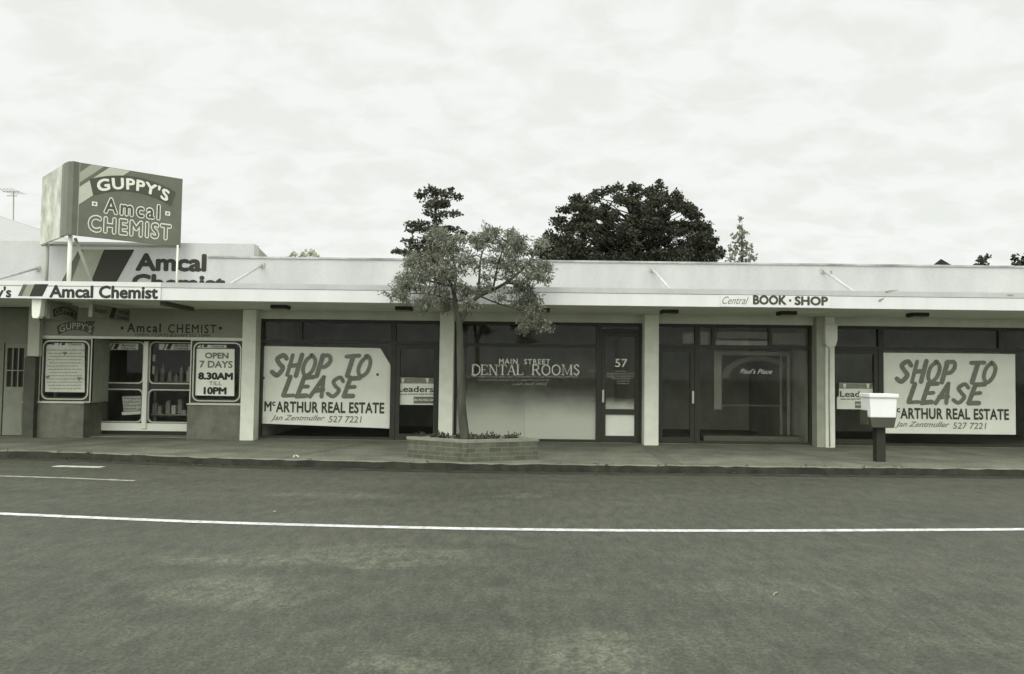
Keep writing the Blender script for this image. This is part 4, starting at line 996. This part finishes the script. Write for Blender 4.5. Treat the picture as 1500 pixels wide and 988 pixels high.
limbs += limb([(699, 436, .2), (702, 410, .3), (704, 380, .3), (712, 355, .2)], .028, .01)
limbs += limb([(664, 428, -.1), (668, 405, .2), (664, 375, .5), (660, 350, .6)], .028, .01)
limbs += limb([(661, 418, -.1), (640, 415, -.4), (615, 408, -.6), (598, 415, -.7)], .024, .008)
limbs += limb([(740, 414, .35), (765, 420, .0), (785, 435, -.3), (788, 465, -.5), (784, 485, -.55)], .02, .006)
limbs += limb([(722, 425, .3), (728, 395, -.3), (735, 370, -.6), (745, 352, -.6)], .02, .008)
limbs += limb([(666, 440, -.05), (650, 435, .4), (620, 430, .7), (585, 432, .6)], .018, .006)
limbs += limb([(705, 435, .2), (730, 445, .6), (765, 455, .9)], .016, .006)
clusters = [(650, 362, 30), (632, 376, 26), (668, 350, 22), (712, 358, 26), (738, 360, 24), (760, 372, 26), (784, 362, 14), (772, 392, 24), (610, 398, 24), (622, 415, 24), (597, 424, 20), (581, 434, 13), (648, 395, 30), (676, 385, 24), (650, 425, 26), (622, 440, 16), (695, 400, 20), (725, 392, 24), (750, 405, 24), (775, 420, 18), (790, 405, 10), (735, 432, 20), (700, 425, 20), (676, 425, 14), (765, 440, 16), (786, 446, 16), (782, 466, 17), (792, 474, 12), (770, 478, 11), (605, 380, 12), (640, 345, 12), (720, 344, 12), (700, 350, 14), (690, 445, 10), (658, 445, 12), (750, 352, 10), (612, 385, 16), (590, 412, 14), (640, 410, 20), (665, 405, 16), (765, 355, 14), (795, 390, 10)]
cr = MB()
for (px, py, rr_) in clusters:
    for rep in range(2 if 690 < px < 740 and 380 < py < 435 else 4):
        c = at(px + rt.gauss(0, rr_ * .42), py + rt.gauss(0, rr_ * .36), Yt + rt.uniform(-.85, .8) * (.5 if py > 455 else 1))
        nb_ = min(limbs, key=lambda q: (q - c).length)
        mid = (nb_ + c) / 2 + Vector((rt.gauss(0, .06), rt.gauss(0, .06), rt.uniform(.0, .1)))
        tr.tube([nb_, mid, c], [.008, .006, .003], 5)
        R_ = rr_ * Yt / FPX
        for q in range(6):
            d = Vector((rt.gauss(0, 1), rt.gauss(0, 1), rt.gauss(0, .8))); d.normalize()
            e = c + d * R_ * rt.uniform(.35, .95)
            tr.tube([c, (c + e) / 2 + ZU * .02, e], [.004, .003, .002], 4)
            leaves(cr, e, int(rt.uniform(12, 19)), (.085, .085, .06), .064, .0115, rt, droop=.7)
            leaves(cr, (c + e) / 2, 5, (.06, .06, .05), .08, .014, rt, droop=.7)
tr.build('trunk', M_bark, st, smooth=True)
cr.build('crown', leaf_mat('feathery_leaf', .13, .30, .3), st)

# litter bin on a post
Yb = 14.05
bn = thing('litter_bin', atz(1289, 675, ZP), 'white square-topped litter bin with dark base tray on a black post', 'litter bin')
pb = at(1289, 640, Yb)
MB().box(pb.x - .08, pb.x + .08, Yb - .05, Yb + .11, ZP - .01, at(1289, 622, Yb).z).build('post', M_black, bn, bevel=.012)
q = lambda px, py, Y=Yb - .2: at(px, py, Y)
def taper(xa, xb_, za, xc_, xd_, zb, y0, y1, sh=.0):
    return MB().prism([(xa, y0, za), (xb_, y0, za), (xd_, y0, zb), (xc_, y0, zb)], (0, y1 - y0, 0))
x0b, x1b, x0t, x1t = q(1275, 612).x, q(1312, 612).x, q(1273.5, 583).x, q(1313.5, 583).x
zt, zm, zl, zbm = q(1292, 577).z, q(1292, 583).z, q(1292, 612).z, q(1292, 627).z
M_bin = mat('white_bin_plastic', .8, .45, .03, 4, neutral=True); M_tray = mat('dark_bin_tray', .07, .5, .1, 4)
taper(x0b, x1b, zl, x0t, x1t, zm, Yb - .22, Yb + .16).build('tub', M_bin, bn, bevel=.012)
MB().box(x0t - .02, x1t + .02, Yb - .25, Yb + .18, zm + .001, zt).build('rim', M_bin, bn, bevel=.012)
taper(x0b + .03, x1b - .03, zbm, x0b - .01, x1b + .01, zl - .002, Yb - .21, Yb + .2).build('tray', M_tray, bn, bevel=.01)
xs0 = q(1267, 600, Yb + .18).x
MB().prism([(xs0, Yb + .165, zl - .06), (x1b + .01, Yb + .165, zl - .06), (x1b + .01, Yb + .165, zm - .1), (xs0 + .06, Yb + .165, zm - .12), (xs0 - .01, Yb + .165, zm - .08)], (0, .07, 0)).build('back_bracket', M_tray, bn)
MB().box(xs0 + .01, x0b - .014, Yb - .1, Yb + .2, zbm + .04, zl + .12).build('side_bracket', M_tray, bn, bevel=.01)

# bits of litter
for (px, py, s_, z_, nm, lab, mm) in ((433.5, 671.5, .055, ZP, 'paper_scrap', 'crumpled white paper scrap lying on the kerb edge', M_white), (402, 751, .02, .004, 'paper_scrap', 'tiny white scrap on the road just above the white line, nearer the chemist', M_band_l), (1135, 871, .04, .004, 'dry_twig', 'curled pale twig lying alone on the near road surface', M_band_m)):
    c = atz(px, py, z_); m_ = MB(); rq = random.Random(px)
    if nm == 'dry_twig':
        m_.tube([c + Vector((-.03, -.05, .004)), c + Vector((-.005, -.01, .012)), c + Vector((.02, .015, .01)), c + Vector((.045, .06, .004))], [.003, .005, .005, .002], 5)
    else:
        K = 5; P_ = [[c + Vector(((i / K - .5) * s_ * 1.6, (j / K - .5) * s_ * 1.3, s_ * (.15 + rq.random() * .75 + (.4 if 1 < i < 4 else 0)))) for j in range(K + 1)] for i in range(K + 1)]
        for i in range(K):
            for j in range(K): m_.poly([P_[i][j], P_[i + 1][j], P_[i + 1][j + 1], P_[i][j + 1]])
    tag(m_.build(nm, mm, origin=c), lab, 'litter')
# weeds and leaf dirt caught along the kerb
wd_ = MB(); rq = random.Random(77)
for k in range(150):
    x_ = rq.uniform(-11, 10); c = Vector((x_, kerb_y(x_) + rq.choice((.02, .05, -.03, -.08)), ZP if rq.random() < .6 else .01))
    if c.y < kerb_y(x_): c.z = .012
    leaves(wd_, c + ZU * .008, rq.randrange(4, 12), (.05, .03, .012), .035, .008, rq)
tag(wd_.build('weeds', leaf_mat('weed_leaf', .04, .10, .1), origin=(0, 13.1, 0)), 'scattered weeds and leaf litter along the kerb', kind='stuff')

# ================================================================== BEYOND THE ROOFS
def big_tree(name, label, Y, clusters, n_leaf, ls, m, trunk_px, group=None, depth=1.0, tw=.25, flat=0.0, seed=1, drop=0):
    r_ = random.Random(seed); sc_ = Y / FPX
    base = at(trunk_px[0], trunk_px[1], Y)
    t = thing(name, (base.x, Y, 0), label, 'tree', group)
    tk = MB(); top = at(trunk_px[0], min(c[1] for c in clusters) + 6, Y)
    tk.tube([(base.x, Y, -.04), (base.x + .05, Y, base.z * .5), (base.x, Y, base.z), ((base.x + top.x) / 2, Y, (base.z + top.z) / 2), top], [tw, tw * .8, tw * .6, tw * .4, tw * .1], 8)
    cr = MB()
    for c in clusters:
        px, py, rx, rz = c[:4]; dd = r_.uniform(-1, 1) * depth
        p = at(px, py, Y + dd)
        bs = Vector((base.x, Y, min(p.z - .1, max(base.z, p.z - abs(p.x - base.x) * .6))))
        tk.tube([bs, (bs + p) / 2 + ZU * .1, p], [tw * .09, tw * .06, tw * .02], 5)
        leaves(cr, p, int(n_leaf * rx * rz / 100) + 12, (rx * sc_, max(rx * sc_ * .8, .2), rz * sc_), ls, ls * .42, r_, flat=flat)
    tk.build('trunk', M_barkd, t, smooth=True); cr.build('crown', m, t); return t
M_dk = leaf_mat('dark_leaf', .035, .10, .18); M_dk2 = leaf_mat('cedar_leaf', .055, .12, .15)
rb_ = random.Random(9)
cl_ = []
# outline of the big broad crown: left, right and top limits at each height
top_pts = [(800, 362), (815, 340), (830, 318), (842, 300), (858, 288), (880, 280), (905, 272), (935, 271), (965, 270), (990, 280), (1012, 290), (1020, 310), (1035, 325), (1048, 345), (1050, 365)]
for x_, y_ in top_pts:
    for k in range(3): cl_.append((x_ + rb_.uniform(-11, 9), y_ + 8 + rb_.uniform(-5, 7), rb_.uniform(8, 15), rb_.uniform(5, 8)))
for k in range(240):
    x_ = rb_.uniform(812, 1044); i = max(j for j in range(len(top_pts)) if top_pts[j][0] <= x_ or j == 0); yt_ = top_pts[i][1] + 16
    cl_.append((x_, rb_.uniform(yt_, 385), rb_.uniform(8, 15), rb_.uniform(5, 9)))
for x_ in range(805, 1050, 12): cl_.append((x_, 376 + rb_.uniform(-3, 8), 14, 10))
cl_ = [(a_ - 5, b_, c_, d_) for a_, b_, c_, d_ in cl_] + [(967, 268, 6, 3.5), (795, 358, 7, 4), (799, 368, 9, 6), (806, 352, 8, 5), (808, 374, 12, 7), (826, 308, 8, 4), (846, 293, 9, 4), (1040, 340, 7, 4), (1048, 352, 6, 5)]
big_tree('broad_tree', 'large dark dome-shaped tree rising behind the white parapet', 33.0, cl_, 150, .125, M_dk, (925, 400), depth=2.2, tw=.4, seed=4)
tiers = [(634, 283, 24, 6), (616, 287, 10, 4), (655, 286, 20, 5), (672, 290, 8, 4), (640, 297, 24, 7), (628, 303, 10, 4), (648, 301, 14, 5), (626, 312, 8, 4), (646, 315, 20, 5), (668, 313, 11, 5), (640, 324, 10, 6), (622, 327, 10, 4), (607, 329, 16, 6), (620, 335, 16, 6), (603, 338, 9, 4), (640, 338, 18, 7), (660, 336, 14, 6), (678, 342, 9, 5), (645, 350, 24, 8), (625, 352, 14, 6), (602, 354, 14, 5), (612, 362, 20, 6), (640, 364, 24, 8), (585, 368, 10, 4), (577, 369, 5, 2.5), (600, 371, 18, 4), (628, 373, 22, 6), (660, 366, 20, 8), (632, 276, 6, 5), (661, 277, 5, 3), (635, 385, 26, 8), (605, 384, 15, 5)]
big_tree('tiered_tree', 'dark tiered conifer with layered branches behind the feathery street tree', 30.0, tiers, 150, .125, M_dk2, (638, 395), depth=.5, tw=.22, flat=.55, seed=6)
pop = [(1084, 322, 2.5, 5), (1083, 334, 5, 6), (1088, 344, 8, 7), (1078, 347, 7, 6), (1085, 357, 11, 8), (1073, 364, 8, 8), (1096, 362, 8, 9), (1086, 372, 14, 8), (1070, 378, 7, 6), (1102, 377, 7, 6), (1086, 386, 16, 7)]
big_tree('slender_tree', 'thin pale see-through tree with pointed top right of the dark dome tree', 42.0, pop, 45, .19, leaf_mat('pale_leaf', .20, .38, .35), (1087, 400), depth=.4, tw=.16, seed=8)
big_tree('distant_tree', 'small dark round bush top with a spike peeping over the parapet', 40.0, [(1440, 383, 6, 6), (1437, 380, 4, 3), (1446, 377, 2, 4), (1441, 389, 8, 5)], 40, .22, leaf_mat('far_leaf', .07, .13, .1), (1440, 392), depth=.2, tw=.08, seed=2)
big_tree('distant_tree', 'dark clump of tree top at the far end of the parapet', 40.0, [(1490, 386, 8, 4), (1485, 378, 3, 3), (1499, 379, 5, 7), (1508, 380, 9, 8), (1496, 388, 12, 5)], 40, .22, leaf_mat('far_leaf_b', .03, .06, .1), (1503, 394), depth=.2, tw=.08, seed=3)
big_tree('distant_tree', 'pale hazy tree tops low behind the parapet beside the stepped wall', 90.0, [(430, 374, 6, 3), (443, 373, 5, 4), (456, 372, 6, 4), (463, 374, 4, 3), (445, 379, 24, 4)], 40, .5, leaf_mat('hazy_leaf', .42, .5, .2), (445, 380), depth=1, tw=.2, seed=5)
# houses behind
def hut(px, py, halfw, Y, label, m, drop=4.0, cat='building', wallm=M_grey):
    p = at(px, py, Y); hw = halfw * Y / FPX; t = thing('house', (p.x, Y, 0), label, cat)
    k = 3.0; zb = p.z - hw * k * 1.05
    mb = MB(); c = [(p.x - hw * k, Y - hw * k, zb), (p.x + hw * k, Y - hw * k, zb), (p.x + hw * k, Y + hw * k, zb), (p.x - hw * k, Y + hw * k, zb)]
    for i in range(4): mb.poly([c[i], c[(i + 1) % 4], (p.x, Y, p.z)])
    mb.poly(c[::-1]); mb.build('roof', m, t)
    MB().box(p.x - hw * k * .9, p.x + hw * k * .9, Y - hw * k * .9, Y + hw * k * .9, -.04, zb - .002).build('wall', wallm, t)
hut(1378.5, 379.5, 8, 48.0, 'dark pyramid roof tip peeping over the parapet', mat('dark_roof', .022, .9, .2, 3, spec=.1))
Yh = 27.0
hp = thing('house', (at(-80, 330, Yh).x, Yh, 0), 'pale iron-roofed house whose hip slopes down behind the wedge-shaped sign', 'building')
e0, e1 = at(-160, 262, Yh + 3), at(-8, 314, Yh + 3); e2 = at(175, 377, Yh)
zv = e2.z
fl_ = Vector((e0.x - 4, Yh - 2, zv)); fr_ = Vector((e2.x, Yh - 2, zv)); br_ = Vector((e2.x, Yh + 8, zv)); blk = Vector((e0.x - 4, Yh + 8, zv))
r0, r1 = Vector((e0.x, Yh + 3, at(-8, 314, Yh + 3).z)), Vector((at(-8, 314, Yh + 3).x, Yh + 3, at(-8, 314, Yh + 3).z))
mb = MB(); mb.poly([fl_, fr_, r1, r0]); mb.poly([fr_, br_, r1]); mb.poly([br_, blk, r0, r1]); mb.poly([blk, fl_, r0]); mb.poly([fl_, blk, br_, fr_])
mb.build('roof', mat('pale_iron_roof', .37, .6, .05, 2, vec=(8, 1, 1), neutral=True), hp)
MB().box(fl_.x + .3, fr_.x - .3, Yh - 1.7, Yh + 7.7, -.04, zv - .002).build('wall', M_wall, hp)
an = thing('tv_antenna', at(19, 322, Yh + 3), 'thin television aerial standing on the pale roof behind the sign', 'antenna')
m0, m1 = at(19.5, 325, Yh + 3), at(20, 280, Yh + 3)
MB().tube([m0, m1], .022, 6).build('mast', M_grey, an)
for (dy_, hw) in ((281, 16), (287, 10)):
    MB().tube([at(20 - hw, dy_, Yh + 2.9), at(20 + hw * .5, dy_ + .3, Yh + 2.9)], .018, 6).build('boom', M_grey, an)
for k in range(5): 
    c = at(7 + k * 5, 281.5, Yh + 2.9); MB().tube([c + Vector((0, -.5, .02)), c + Vector((0, .5, .02))], .008, 5).build('element', M_grey, an)
